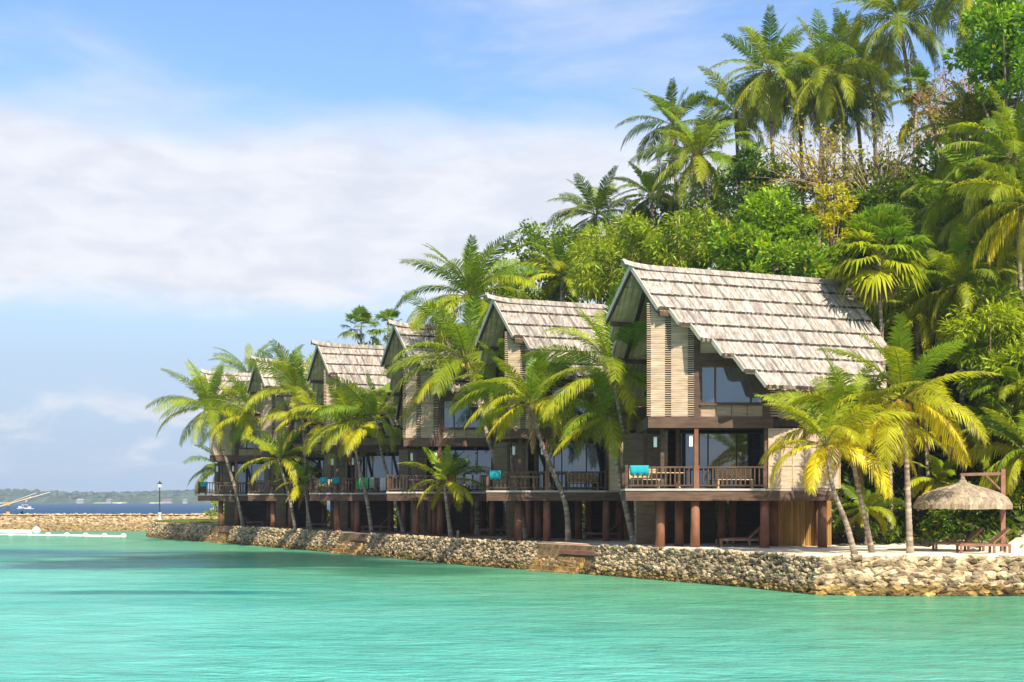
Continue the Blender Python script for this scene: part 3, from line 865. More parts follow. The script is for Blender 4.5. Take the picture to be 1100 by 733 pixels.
def coconut_palm(label, ctrl, L=4.5, nf=20, seed=1, yel=.3, low=-.75, deep=0., nuts=0, nutcol=(.50, .26, .03), r0=.15, r1=.10, nl=84, wleaf=.056,
                 group=None, name='coconut_palm', dead=0, hang=.62, tipbrown=.12, azbias=None, up=1.40, skirt=0):
    base = np.array(ctrl[0], float); top = np.array(ctrl[-1], float)
    root = thing(name, label, 'palm tree', base, group)
    rel = [np.array(p, float) - base for p in ctrl]
    rel[0] = rel[0] + np.array([0, 0, -.25])
    trunk_mesh(rel, r0, r1, seed).build('trunk', M['trunk'], root, True)
    r = np.random.default_rng(seed); lv = Leaves()
    tp = top - base
    front = group == 'coconut palms planted along the beach'
    if not front and group != 'leafy palms on the slope behind the umbrella': yel *= .75
    nf = int(nf * (1.06 if front else 1.35)); low = low + (.22 if front else .1)
    for i in range(nf):
        age = (i + .5) / nf                      # 0 young (upright) .. 1 old (hanging)
        az = i * 2.39996 + seed * 1.7 + r.normal(0, .18)
        if azbias is not None and r.random() < azbias[1]: az = azbias[0] + r.normal(0, .7)
        el = up - (up - low) * (age ** (.95 if front else 1.0)) + r.normal(0, .14)
        if i < 3: el = min(el, 1.22 + r.normal(0, .1))
        dr = (.42 if front else .50) + (.98 if front else 1.12) * math.sin(min(1, age * 1.15) * math.pi * .6) + r.normal(0, .15)
        if el < -.2: dr *= .62
        c = GREEN * (1 - deep) + DEEP * deep
        y = np.clip(yel * (.25 + 1.5 * age ** 1.6) + r.normal(0, .10), 0, 1)
        c = c * (1 - y) + YEL * y
        ll = L * (.80 + .22 * math.sin(age * math.pi)) * r.uniform(.9, 1.08)
        frond(lv, tp + np.array([0, 0, .05]) + r.normal(0, .05, 3), az, el, ll, r, dr, c, nl, wleaf, hang * (.45 + .9 * age), .235, tipbrown * age * 2)
    if front and dead == 0 and seed % 2 == 0: dead = 1
    for i in range(dead):
        frond(lv, tp - np.array([0, 0, .12]), r.uniform(0, 6.28), -1.15 + r.normal(0, .12), L * .62, r, .35, BROWN * r.uniform(.7, 1.2), nl // 2, wleaf, 1.1, .16, 0)
    lv.build('crown', M['palm'], root)
    if nuts:
        mb = MB(); rr = random.Random(seed)
        for i in range(nuts):
            a = rr.uniform(0, 6.28); q = tp + np.array([math.cos(a) * rr.uniform(.14, .32), math.sin(a) * rr.uniform(.14, .32), -rr.uniform(.08, .45)])
            k = rr.uniform(.8, 1.2); mb.add(ICOV * np.array([.12, .12, .145]) + q, ICOF, tuple(np.array(nutcol) * k))
        mb.build('coconut_cluster', M['husk'], root, True)
    return root

def fan_leaf(lv, base, az, el, pet, Rr, r, colr, nseg=26, droop=.5):
    d = np.array([math.cos(el) * math.cos(az), math.cos(el) * math.sin(az), math.sin(el)])
    side = np.array([-math.sin(az), math.cos(az), 0.]); upn = np.cross(d, side)
    hub = base + d * pet
    w = .018
    V = np.stack([base - side*w, base + side*w, hub + side*w, hub - side*w]); lv.add(V, np.array([[0, 1, 2, 3]]), None, np.array([[.25, .24, .05]]), None)
    th = np.linspace(-1.95, 1.95, nseg)
    dr = d[None] * np.cos(th)[:, None] + side[None] * np.sin(th)[:, None] + upn[None] * (.18 * np.abs(np.sin(th)))[:, None]
    dr = unit(dr + r.normal(0, .03, (nseg, 3)))
    ln = (Rr * (.72 + .28 * np.cos(th * .8)) * r.uniform(.9, 1.08, nseg))[:, None]
    g = np.array([0, 0, -1.])
    mid = hub + dr * ln * .6 + g * ln * .06; tip = hub + dr * ln * .95 + g * ln * droop * r.uniform(.5, 1.3, (nseg, 1))
    tang = unit(np.cross(dr, upn[None]))
    w = tang * ln * .055
    V = np.stack([np.tile(hub, (nseg, 1)) - w*.3, np.tile(hub, (nseg, 1)) + w*.3, mid + w, mid - w, tip], 1).reshape(-1, 3)
    b = np.arange(nseg)[:, None] * 5
    c = colr[None] * r.uniform(.8, 1.2, (nseg, 1))
    lv.add(V, b + np.array([0, 1, 2, 3]), b + np.array([3, 2, 4]), c, c)

def fan_palm(label, ctrl, Rr=.95, pet=1.0, nf=30, seed=1, yel=.2, deep=.2, r0=.13, skirt=True, group=None):
    base = np.array(ctrl[0], float); tp = np.array(ctrl[-1], float) - base
    root = thing('fan_palm', label, 'palm tree', base, group)
    rel = [np.array(p, float) - base for p in ctrl]; rel[0] = rel[0] + np.array([0, 0, -.25])
    trunk_mesh(rel, r0, r0 * .8, seed, 1.3).build('trunk', M['trunk'], root, True)
    r = np.random.default_rng(seed); lv = Leaves()
    for i in range(nf):
        age = (i + .5) / nf; az = i * 2.39996 + r.normal(0, .2); el = 1.45 - 2.05 * age + r.normal(0, .1)
        y = np.clip(yel * (.2 + 1.6 * age ** 2) + r.normal(0, .08), 0, 1); c = (GREEN * (1 - deep) + DEEP * deep) * (1 - y) + YEL * y
        fan_leaf(lv, tp, az, el, pet * r.uniform(.8, 1.15), Rr * r.uniform(.85, 1.1), r, c, 26, .16 + .45 * age)
    lv.build('crown', M['palm'], root)
    if skirt:
        lv = Leaves()
        for i in range(14):
            fan_leaf(lv, tp - np.array([0, 0, .15]), r.uniform(0, 6.28), -1.25 + r.normal(0, .12), pet * .4, Rr * .75, r, np.array([.36, .22, .12]) * r.uniform(.7, 1.1), 14, .6)
        lv.build('dead_skirt', M['palm'], root)
    return root

def leaf_quads(lv, pos, out, size, aspect, colr, r, droop=0., jit=.55):
    n = len(pos)
    d = unit(out + r.normal(0, jit, (n, 3)) + np.array([0, 0, -droop]))
    a = unit(np.cross(d, r.normal(0, 1, (n, 3)) + np.array([0, 0, 1.6])))
    nn = np.cross(a, d)
    s = (size * r.uniform(.65, 1.25, n))[:, None]
    w = a * s * aspect * .5
    fold = nn * s * aspect * .14
    mid = pos + d * s * .5
    tip = pos + d * s - np.array([0, 0, 1.]) * s * .12
    V = np.stack([pos, mid + w + fold, tip, mid - w + fold], 1).reshape(-1, 3)
    b = np.arange(n)[:, None] * 4
    T = np.concatenate([b + np.array([0, 1, 2]), b + np.array([0, 2, 3])])
    lv.add(V, None, T, None, np.concatenate([colr, colr]))

def sphere_pts(n, r):
    v = unit(r.normal(0, 1, (n, 3))); return v

def tree_crown(lv, lobes, r, nclump, per, size, aspect, c1, c2, accent=None, acc=.0, droop=0., clump_r=.26, upbias=.35, jit=.55):
    """lobes: (centre, radii).  clumps spread through each lobe, leaves around each clump"""
    vols = np.array([np.prod(l[1]) ** (2/3) for l in lobes]); vols = vols / vols.sum()
    centres = []
    for (c, rad), v in zip(lobes, vols):
        n = max(3, int(nclump * v)); c = np.array(c, float); rad = np.array(rad, float)
        dd = sphere_pts(n, r); rr = (r.uniform(.35, 1.0, n) ** .45 * np.where(r.random(n) < .2, r.uniform(1.05, 1.38, n), 1.0))[:, None]
        q = c + dd * rad * rr
        cr = clump_r * float(np.mean(rad)) * r.uniform(.6, 1.35, n)
        k = r.random(n)
        for i in range(n):
            m = int(per * r.uniform(.6, 1.3) * (cr[i] / (clump_r * np.mean(rad))) ** 1.4)
            if m < 4: m = 4
            e = sphere_pts(m, r); e[:, 2] *= .75
            pos = q[i] + e * cr[i] * (r.random((m, 1)) ** .4)
            out = e + np.array([0, 0, upbias]) + dd[i] * .5
            base = c1 * (1 - k[i]) + c2 * k[i]
            colr = base[None] * r.uniform(.7, 1.3, (m, 1))
            if accent is not None:
                mk = r.random((m, 1)) < acc; colr = np.where(mk, accent, colr)
            leaf_quads(lv, pos, out, size * r.uniform(.65, 1.35), aspect * r.uniform(.85, 1.15), colr, r, droop, jit)
            centres.append((q[i], cr[i]))
    return centres

def broad_tree(label, base, lobes, nclump=70, per=55, size=.32, aspect=.5, c1=(.05, .12, .012), c2=(.11, .20, .02), seed=1, accent=None, acc=0., name='broadleaf_tree', cat='tree',
               droop=0., trunk_r=.22, limbs=9, group=None, clump_r=.26, bark='bark', jit=.55, part='crown'):
    base = np.array(base, float); root = thing(name, label, cat, base, group)
    r = np.random.default_rng(seed); lv = Leaves()
    lb = [(np.array(c, float) - base, rad) for c, rad in lobes]
    gk = np.array([1.65, 1.75, .75]) if name == 'bamboo_clump' else np.array([2.35, 1.85, .8])
    cs = tree_crown(lv, lb, r, nclump, per, size, aspect, np.array(c1) * gk, np.array(c2) * gk, None if accent is None else np.array(accent), acc, droop, clump_r, jit=jit)
    lv.build(part, M['leaf'], root)
    mb = MB()
    mean = np.mean([c for c, _ in lb], 0)
    fork = mean * .55
    fork[2] = max(fork[2], .3)
    mb.tube(curve_pts([(0, 0, -.4), fork * np.array([.5, .5, .5]) + r.normal(0, .1, 3), fork], 6), list(np.linspace(trunk_r, trunk_r * .65, 13)), 8)
    for i in r.choice(len(cs), min(limbs, len(cs)), replace=False):
        q = cs[i][0]; m_ = fork * .45 + q * .55 + np.array([0, 0, -.15]) + r.normal(0, .15, 3)
        mb.tube(curve_pts([fork - np.array([0, 0, .1]), m_, q], 5), list(np.linspace(trunk_r * .5, .03, 11)), 6)
    mb.build('trunk' if cat == 'tree' else 'stem', M[bark], root, True)
    return root

# ------------------------------------------------------------------ palms along the shore
def tr(Y, pts, dY=0., gz=GZ):
    """trunk control points from sightings at depth Y (dY: lean towards/away at the top); first point sits on the ground"""
    n = len(pts); out = []
    for i, (px, py) in enumerate(pts):
        q = P(px, py, Y + dY * i / (n - 1)); out.append(q)
    out[0][2] = hill(out[0][0], out[0][1]) if gz is None else gz
    return out
GR = 'coconut palms planted along the beach'
coconut_palm('yellow palm beside the nearest house, slim trunk leaning left over the wall, low drooping fronds', tr(50.4, [(920, 596), (909, 562), (895, 525), (887, 480)]), 3.6, 15, 101, .62, -.35, nuts=3, r0=.13, r1=.09, group=GR, nl=76, tipbrown=.3)
coconut_palm('golden palm with orange nuts, pale slim trunk leaning left, between two other yellow palms', tr(52.2, [(938, 594), (930, 560), (920, 515), (912, 462)]), 4.0, 19, 104, .55, -.55, nuts=9, nutcol=(.62, .20, .02), r0=.13, r1=.09, group=GR, tipbrown=.35)
coconut_palm('fullest golden palm just left of the thatched umbrella, upright pale trunk and orange nuts', tr(51.4, [(978, 595), (976, 550), (974, 500), (970, 428)]), 4.3, 22, 107, .58, -.85, nuts=9, nutcol=(.62, .20, .02), r0=.15, r1=.10, group=GR, dead=3, tipbrown=.4)
coconut_palm('green palm whose thin trunk curves up beside the nearest deck corner', tr(63, [(686, 584), (684, 540), (677, 495), (667, 450), (657, 400)]), 5.0, 25, 110, .34, -.75, r0=.20, r1=.09, group=GR, nuts=4)
coconut_palm('palm with thick pale leaning trunk sharing a base with another, one frond hanging low', tr(63.6, [(683, 584), (670, 535), (661, 488), (655, 448)]), 3.9, 12, 112, .28, -.95, r0=.19, r1=.12, group=GR)
coconut_palm('palm with bent trunk crossing the second deck, crown just left of the beam', tr(65.4, [(611, 582), (607, 540), (587, 490), (575, 455), (569, 436)]), 3.9, 17, 114, .40, -.6, r0=.17, r1=.11, group=GR, nuts=3)
coconut_palm('large green palm on a long trunk leaning left in front of the third house gable', tr(75, [(554, 577), (544, 542), (533, 500), (520, 455), (501, 388)]), 5.6, 28, 117, .30, -.75, r0=.19, r1=.11, group=GR, nuts=6, nutcol=(.5, .33, .05))
coconut_palm('slender palm standing behind the second deck, green crown below that roof', tr(69.9, [(566, 579), (559, 542), (551, 500), (546, 455), (551, 418)]), 4.1, 19, 119, .30, -.55, r0=.14, r1=.09, group=GR)
coconut_palm('small low palm with yellow lower fronds in front of the third deck', tr(75.2, [(485, 577), (481, 550), (477, 519)]), 2.9, 15, 122, .42, -.65, r0=.15, r1=.11, group=GR, nl=64)
coconut_palm('palm with dark slim trunk bent left, crown at the left corner of the third house', tr(84.3, [(435, 573), (424, 537), (412, 495), (403, 452)]), 4.7, 20, 125, .32, -.65, r0=.15, r1=.09, group=GR)
coconut_palm('bright palm whose trunk passes left of the green towel', tr(85.2, [(400, 572), (394, 537), (384, 493), (376, 455)]), 4.2, 18, 128, .45, -.6, r0=.16, r1=.10, group=GR)
coconut_palm('palm with a crown of swept yellow fronds beside the fourth house window', tr(94.5, [(371, 569), (366, 540), (356, 500), (348, 452)]), 4.8, 19, 131, .45, -.65, r0=.16, r1=.11, group=GR)
coconut_palm('leafy green palm rising over the fifth house, trunk hidden by lower palms', tr(94.8, [(331, 569), (330, 530), (327, 480), (322, 424)]), 4.9, 20, 134, .33, -.6, r0=.15, r1=.11, group=GR)
coconut_palm('yellow green palm in front of the fifth deck, short trunk and arching fronds', tr(94.6, [(318, 569), (313, 545), (307, 520), (299, 494)]), 3.5, 14, 137, .45, -.45, r0=.15, r1=.11, group=GR, nl=64)
coconut_palm('smallest yellow palm in front of the fifth deck, barely taller than the rail', tr(94.4, [(335, 569), (331, 550), (327, 522)]), 2.6, 13, 140, .55, -.55, r0=.11, r1=.08, group=GR, nl=60)
coconut_palm('leftmost palm of the beach, long leaning trunk and crown against the sky', tr(104.2, [(262, 566), (255, 535), (245, 500), (234, 468), (226, 440)]), 5.3, 24, 143, .30, -.65, r0=.17, r1=.12, group=GR, nuts=4, nutcol=(.55, .3, .06))
coconut_palm('palm between the two farthest houses with brown flower stalks below its crown', tr(102, [(298, 567), (294, 535), (284, 490), (274, 450)]), 5.0, 20, 146, .35, -.6, r0=.16, r1=.11, group=GR, dead=1)
coconut_palm('dark bluish palm low behind the farthest house, hanging over the sea', tr(117, [(245, 562), (243, 535), (239, 505)]), 4.2, 14, 149, .06, -.5, deep=.5, r0=.15, r1=.11)
coconut_palm('dark palm rising behind the farthest roof', tr(125, [(268, 560), (268, 500), (266, 402)]), 5.0, 16, 152, .1, -.5, deep=.35, r0=.16, r1=.11, nl=64)
coconut_palm('dark palm with only a few fronds showing behind the fifth roof', tr(122, [(305, 560), (305, 480), (305, 402)]), 4.0, 12, 155, .1, -.5, deep=.35, r0=.16, r1=.11, nl=60)

# ------------------------------------------------------------------ palms on the hill
def hp(px, py, Y, lean=0, mid=0):
    top = P(px, py, Y); bx = top[0] + lean; z = hill(bx, Y)
    b = np.array([bx, Y, z])
    return [b, b * .66 + top * .34 + np.array([lean * .12 + mid, 0, 0]), b * .33 + top * .67 + np.array([lean * .10 + mid, 0, 0]), top]
GH = 'tall coconut palms on the hill'
hill_palms = [
 ('dark palm with upright fronds alone against the sky above the third roof', 640, 232, 104, .6, 4.6, 20, .08, .45, -.75, 0),
 ('yellowish young palm on the slope between the round dark tree and the bamboo', 604, 298, 92, -.3, 4.0, 15, .30, 0, -.3, 0),
 ('tall upright palm standing behind the big leaning palm, above the third gable', 506, 322, 79, .4, 5.3, 24, .26, .0, -.55, 3),
 ('big hilltop palm with bunches of yellow nuts and a leaning trunk', 751, 168, 90, 2.2, 5.0, 24, .30, .1, -.95, 14),
 ('palm crown half hidden behind the palm with yellow nuts', 722, 135, 97, .8, 4.6, 16, .18, .3, -.7, 0),
 ('low dark palm left of the palm with yellow nuts', 700, 212, 96, .4, 3.4, 15, .05, .6, -.5, 0),
 ('shaggy hilltop palm right of the palm with yellow nuts, many hanging fronds', 826, 78, 92, .6, 5.2, 25, .26, .25, -1.15, 6),
 ('hilltop palm with drooping pale fronds between two similar crowns', 885, 80, 91, -.4, 5.2, 24, .24, .2, -1.1, 6),
 ('dark hilltop palm behind the tallest crown, brown nuts below its heart', 916, 66, 97, .9, 4.8, 20, .12, .4, -1.1, 7),
 ('tallest hilltop palm with long yellow midribs near the top edge', 966, 22, 90, 1.8, 5.4, 24, .32, .1, -.95, 6),
 ('palm at the top edge with most of its crown out of the frame', 1042, -8, 88, 0, 5.0, 18, .25, .25, -1.1, 0),
 ('palm between the yellow nut palm and the shaggy palm, set back with dark fronds', 790, 122, 98, .6, 4.6, 18, .14, .3, -.9, 0),
 ('set back palm whose crown fills the gap between the shaggy palm and the drooping palm', 858, 96, 99, .4, 4.8, 19, .16, .3, -1.0, 4),
 ('set back palm low between the tallest crown and the dark brown nut palm', 936, 92, 98, .5, 4.6, 18, .16, .3, -1.0, 4),
 ('lower dark palm under the drooping pale palm, above the dry shrub', 905, 122, 95, .3, 3.8, 15, .12, .35, -.7, 0),
 ('leaning palm with a few worn fronds beside the thin fan palm', 997, 118, 86, 1.8, 3.4, 10, .35, .1, -.9, 0),
]
for i, (lab, px, py, Y, lean, L, nf, yl, dp, low, nuts) in enumerate(hill_palms):
    coconut_palm(lab, hp(px, py, Y, lean), L, nf, 200 + 3 * i, yl, low, deep=dp, nuts=nuts, nutcol=(.52, .34, .04) if i == 3 else (.25, .12, .05), r0=.19, r1=.14, group=GH, nl=72, wleaf=.072, dead=2 if low < -1 else 0, hang=.62)
GS = 'leafy palms on the slope behind the umbrella'
slope_palms = [
 ('large bright palm with swept pale fronds at the right edge', 1090, 172, 64, .4, 4.4, 24, .22, -.9, .95),
 ('yellowing palm at the right edge with hanging golden fronds', 1104, 222, 60, .3, 3.9, 17, .50, -.95, 1.0),
 ('palm with glossy arching fronds right of the fan palm', 1030, 312, 63, .2, 3.8, 18, .26, -.55, .8),
 ('tall green palm behind the fan palm, fronds like feathers', 1005, 240, 70, .2, 4.2, 18, .20, -.7, .8),
 ('dark palm in the shade above the bamboo at the right', 1072, 285, 68, .2, 4.0, 18, .15, -.8, .8),
 ('low broad palm at the right edge level with the umbrella', 1104, 490, 57, .1, 3.4, 17, .25, -.5, .8),
 ('low palm with fine fronds behind the umbrella post', 1062, 470, 61, .1, 2.8, 15, .25, -.4, .7),
 ('lush bright palm on the slope just above the bamboo at the right edge', 1060, 215, 67, .2, 4.6, 20, .22, -.6, .7),
 ('broad feathery palm filling the slope right of the fan palm, lower crown', 985, 330, 65, .2, 3.8, 18, .24, -.6, .7),
 ('bright palm near the right edge below the top right tree', 1050, 150, 72, .2, 4.2, 18, .2, -.6, .7),
 ('sunlit palm at the right edge just above the umbrella, over the bamboo', 1095, 430, 59.5, .1, 3.2, 15, .25, -.5, .7),
 ('young palm with low spreading leaves right of the nearest house', 930, 548, 60, .1, 1.9, 13, .25, -.3, .6),
 ('young low palm with yellow tips behind the umbrella', 1010, 520, 60, .1, 2.2, 14, .45, -.5, .8),
]
for i, (lab, px, py, Y, lean, L, nf, yl, low, hg) in enumerate(slope_palms):
    coconut_palm(lab, hp(px, py, Y, lean), L, nf, 260 + 3 * i, yl, low, deep=.1, r0=.15, r1=.11, group=GS, nl=76, wleaf=.066, hang=hg)
fan_palm('fan palm with round crown and dry skirt at the right end of the nearest roof', tr(61.2, [(958, 585), (955, 480), (948, 380), (944, 278)]), 1.45, 1.5, 54, 301, .24, .0)
fan_palm('thin fan palm with a ragged dry skirt against the sky on the hilltop', hp(986, 92, 84, -.6), .75, .9, 22, 302, .12, .4, .11)
fan_palm('dark fan palm behind the fourth roof', hp(388, 353, 112, 0), 1.0, 1.2, 22, 303, .1, .35, .13, False)
fan_palm('fan palm peeping out between the third and fourth roofs', hp(417, 352, 108, 0), .9, 1.1, 20, 304, .15, .3, .13, False)
fan_palm('bare trunked fan palm behind the golden palms, brown leaves hanging low', tr(62, [(999, 585), (999, 550), (996, 500), (994, 455)]), .8, .9, 16, 305, .3, .2, .12)

# ------------------------------------------------------------------ broadleaf trees, bamboo and shrubs
def lobe(px, py, Y, rx, ry, rd=None):
    """lobe from its sighted centre and half-sizes in pixels at depth Y"""
    k = Y / F; return (P(px, py, Y), (rx * k, (rd if rd else rx) * k, ry * k))
def base_at(px, Y): 
    x = (px - CX) * Y / F; return (x, Y, hill(x, Y))
broad_tree('round dark green tree with dense crown above the second roof', base_at(590, 96), [lobe(585, 262, 96, 32, 26), lobe(558, 285, 95, 26, 24), lobe(610, 285, 95, 26, 30), lobe(575, 310, 94, 34, 26)], 120, 60, .34, .55, (.045, .10, .012), (.095, .17, .02), 401)
broad_tree('bright green tree with big glossy leaves directly above the nearest roof', base_at(828, 76), [lobe(828, 238, 76, 40, 32), lobe(795, 268, 75, 34, 32), lobe(862, 268, 75, 32, 30), lobe(830, 288, 74, 52, 26)], 170, 60, .38, .5, (.060, .135, .012), (.13, .24, .02), 402, accent=(.45, .38, .03), acc=.03)
BAM = dict(size=.42, aspect=.20, droop=.55, name='bamboo_clump', bark='lightwood', trunk_r=.09, jit=.75, clump_r=.30, part='foliage')
broad_tree('feathery light green bamboo clump left of the glossy tree', base_at(745, 80), [lobe(742, 258, 80, 42, 28), lobe(770, 285, 79, 32, 26), lobe(720, 285, 80, 30, 26)], 120, 85, c1=(.10, .15, .012), c2=(.18, .22, .02), seed=403, accent=(.40, .30, .03), acc=.05, **BAM)
broad_tree('yellow green bamboo clump above the second roof', base_at(672, 84), [lobe(670, 258, 84, 36, 24), lobe(645, 285, 82, 34, 30), lobe(695, 282, 82, 30, 30)], 130, 85, c1=(.12, .16, .012), c2=(.20, .23, .02), seed=404, accent=(.42, .32, .03), acc=.06, **BAM)
broad_tree('dark green bush below the shaggy hilltop palm', base_at(815, 88), [lobe(818, 182, 88, 30, 24), lobe(800, 200, 87, 26, 22)], 60, 60, .45, .3, (.025, .07, .012), (.06, .12, .018), 405)
broad_tree('yellow leaved shrub between the glossy tree and the fan palm', base_at(893, 78), [lobe(893, 222, 78, 22, 22), lobe(900, 248, 77, 20, 20)], 46, 55, .26, .5, (.17, .22, .02), (.25, .27, .03), 406)
broad_tree('tree with big bright leaves in the top right corner', base_at(1078, 68), [lobe(1072, 42, 68, 42, 36), lobe(1105, 20, 68, 44, 40), lobe(1062, 5, 69, 26, 26), lobe(1085, 75, 67, 40, 22)], 170, 50, .36, .5, (.05, .13, .012), (.12, .24, .022), 407, accent=(.40, .34, .03), acc=.03)
broad_tree('sparse tree with orange tinged leaves below the top right tree', base_at(1062, 70), [lobe(1075, 108, 70, 36, 18), lobe(1042, 122, 71, 28, 20)], 60, 45, .26, .45, (.06, .11, .012), (.20, .20, .02), 408, accent=(.5, .20, .03), acc=.06)
broad_tree('yellow green bamboo at the right edge behind the umbrella', base_at(1062, 60.5), [lobe(1062, 345, 60.5, 42, 30), lobe(1085, 410, 59.5, 34, 34), lobe(1042, 372, 61, 28, 26), lobe(1088, 370, 60, 30, 30)], 130, 80, c1=(.13, .17, .012), c2=(.24, .26, .02), seed=409, **BAM)
broad_tree('shadowed evergreen tree behind the right hand bamboo', base_at(1040, 69), [lobe(1040, 400, 66, 44, 50), lobe(1090, 450, 64, 40, 50), lobe(1010, 450, 65, 36, 44)], 130, 60, .36, .4, (.02, .05, .01), (.045, .085, .014), 410)
broad_tree('dense dark tree between the fan palm and the hilltop', base_at(960, 80), [lobe(960, 225, 80, 44, 32), lobe(1010, 200, 80, 40, 34), lobe(985, 260, 77, 44, 40)], 130, 60, .36, .4, (.03, .075, .012), (.07, .13, .018), 411)
broad_tree('dark leafy tree closing the slope above the golden palms', base_at(985, 68), [lobe(975, 340, 69, 36, 44), lobe(1000, 380, 68, 34, 40)], 90, 60, .36, .4, (.025, .06, .01), (.06, .11, .015), 412)
broad_tree('mid green tree behind the palm with yellow nuts', base_at(760, 98), [lobe(755, 225, 98, 44, 26), lobe(715, 240, 98, 34, 24)], 90, 55, .36, .45, (.035, .085, .012), (.08, .14, .02), 413)
broad_tree('green tree on the slope behind the third roof', base_at(520, 98), [lobe(528, 310, 98, 26, 24), lobe(545, 330, 97, 26, 24)], 70, 55, .32, .5, (.05, .10, .012), (.11, .17, .02), 414)
broad_tree('low green tree behind the third and fourth roofs', base_at(430, 106), [lobe(430, 375, 106, 26, 20), lobe(465, 365, 103, 28, 22), lobe(400, 385, 109, 26, 20)], 70, 55, .32, .5, (.04, .09, .012), (.10, .16, .02), 415)
broad_tree('leafy tree behind the fifth roof', base_at(335, 120), [lobe(330, 410, 120, 24, 16), lobe(355, 400, 118, 22, 16)], 46, 50, .32, .5, (.05, .10, .012), (.11, .17, .02), 416)
broad_tree('grey green dry tree beside the thin fan palm on the hilltop', base_at(1018, 84), [lobe(1015, 128, 84, 26, 20), lobe(1025, 160, 82, 28, 20)], 44, 45, .26, .4, (.10, .09, .04), (.20, .16, .08), 417, limbs=26)
BK = [('olive tree filling the slope below the shaggy hilltop palm', 790, 235, 96, 46, 34, (.04, .09, .012), (.09, .14, .018)),
      ('dark tree low behind the fanned dry shrub', 870, 225, 94, 46, 34, (.03, .075, .012), (.07, .125, .016)),
      ('green tree on the skyline between the bamboo clumps and the yellow nut palm', 700, 262, 102, 46, 28, (.045, .09, .012), (.10, .15, .02)),
      ('shaded tree on the skyline right of the dry shrubs', 950, 205, 92, 46, 34, (.03, .075, .012), (.075, .13, .016)),
      ('deep green tree below the tangle of dry branches', 1045, 190, 80, 50, 40, (.03, .08, .012), (.08, .14, .016)),
      ('small leaved tree between the round dark tree and the first hill palm', 640, 285, 100, 40, 26, (.05, .10, .012), (.11, .16, .02))]
for i, (lab, px, py, Y, rx, ry, ca, cb) in enumerate(BK):
    broad_tree(lab, base_at(px, Y), [lobe(px, py, Y, rx, ry, 30), lobe(px - 25, py + 22, Y - 1, rx * .8, ry * .8, 26), lobe(px + 25, py + 24, Y + 1, rx * .8, ry * .8, 26)], 150, 60, .40, .42, ca, cb, 440 + i)
# shrubs behind the umbrella and loungers
SH = dict(cat='shrub', name='garden_shrub', trunk_r=.05, limbs=8, part='foliage')
broad_tree('garden shrub with yellow and red leaves behind the umbrella post', base_at(1088, 58), [lobe(1088, 550, 58, 26, 30), lobe(1060, 560, 58.5, 18, 24)], 60, 45, .22, .5, (.05, .11, .012), (.12, .18, .02), 420, accent=(.5, .36, .03), acc=.12, **SH)
broad_tree('dark green shrub under the umbrella behind the loungers', base_at(1035, 58.5), [lobe(1035, 555, 58.5, 26, 28), lobe(1012, 562, 59, 16, 22)], 60, 45, .2, .5, (.025, .07, .012), (.07, .13, .018), 421, accent=(.45, .4, .05), acc=.03, **SH)
broad_tree('dim shrub between the nearest house and the pale trunks', base_at(925, 61.5), [lobe(915, 562, 61.5, 22, 22), lobe(950, 560, 61.5, 24, 24)], 50, 45, .26, .35, (.02, .06, .01), (.05, .10, .014), 422, **SH)
broad_tree('bright shrub at the far point in front of the sea', base_at(236, 127), [lobe(236, 548, 127, 12, 12)], 20, 40, .34, .5, (.10, .17, .02), (.20, .25, .03), 423, **SH)
broad_tree('leafy shrub behind the columns of the fifth house', base_at(285, 124), [lobe(287, 545, 124, 16, 14)], 24, 40, .34, .5, (.07, .13, .02), (.13, .19, .03), 424, **SH)
broad_tree('green shrub behind the columns of the nearest house', base_at(765, 71), [lobe(760, 560, 71, 26, 24)], 40, 45, .3, .4, (.05, .12, .012), (.11, .2, .02), 425, **SH)
broad_tree('green shrub behind the columns of the second house', base_at(640, 80), [lobe(636, 556, 80, 28, 22)], 40, 45, .3, .4, (.05, .12, .012), (.11, .2, .02), 426, **SH)
broad_tree('dark shrub behind the columns of the third house', base_at(510, 90), [lobe(505, 556, 90, 30, 20)], 40, 45, .3, .4, (.03, .08, .012), (.07, .13, .02), 427, **SH)

# bare branching shrub
def bare_shrub(label, base, tips, seed, leafc, nleaf=6, sub=5):
    base = np.array(base, float); root = thing('bare_shrub', label, 'shrub', base)
    r = np.random.default_rng(seed); mb = MB(); lv = Leaves()
    g = hill(base[0], base[1]) - base[2]
    if g < -.2: mb.tube([(.3, .2, g - .3), (0, 0, .1)], [.16, .12], 7)
    for t in tips:
        q = np.array(t, float) - base; s0 = np.array([r.normal(0, .25), r.normal(0, .2), 0])
        m_ = s0 * .5 + q * .5 + r.normal(0, .25, 3) + np.array([0, 0, .3])
        pts = curve_pts([s0 + np.array([0, 0, -.3]), m_, q], 6); mb.tube(pts, list(np.linspace(.07, .018, len(pts))), 5, cap=False)
        for k in range(sub):
            a = pts[int(r.uniform(.4, .95) * (len(pts) - 1))]; e = a + unit(q - s0) * r.uniform(.5, 1.5) + r.normal(0, .45, 3)
            mb.tube([a, (a + e) / 2 + r.normal(0, .06, 3), e], [.026, .018, .008], 4, cap=False)
            n = nleaf; pos = e + r.normal(0, .22, (n, 3)); colr = np.array(leafc)[None] * r.uniform(.6, 1.3, (n, 1))
            leaf_quads(lv, pos, sphere_pts(n, r), .26, .55, colr, r)
    mb.build('branches', M['drybranch'], root, True); lv.build('foliage', M['leaf'], root)
    return root
r_ = random.Random(77)
def fan_tips(px0, px1, py0, py1, Y, n): return [P(r_.uniform(px0, px1), r_.uniform(py0, py1), Y + r_.uniform(-2, 2)) for _ in range(n)]
def fork_at(px, py, Y):
    q = P(px, py, Y); q[2] = max(q[2], hill(q[0], q[1])); return q
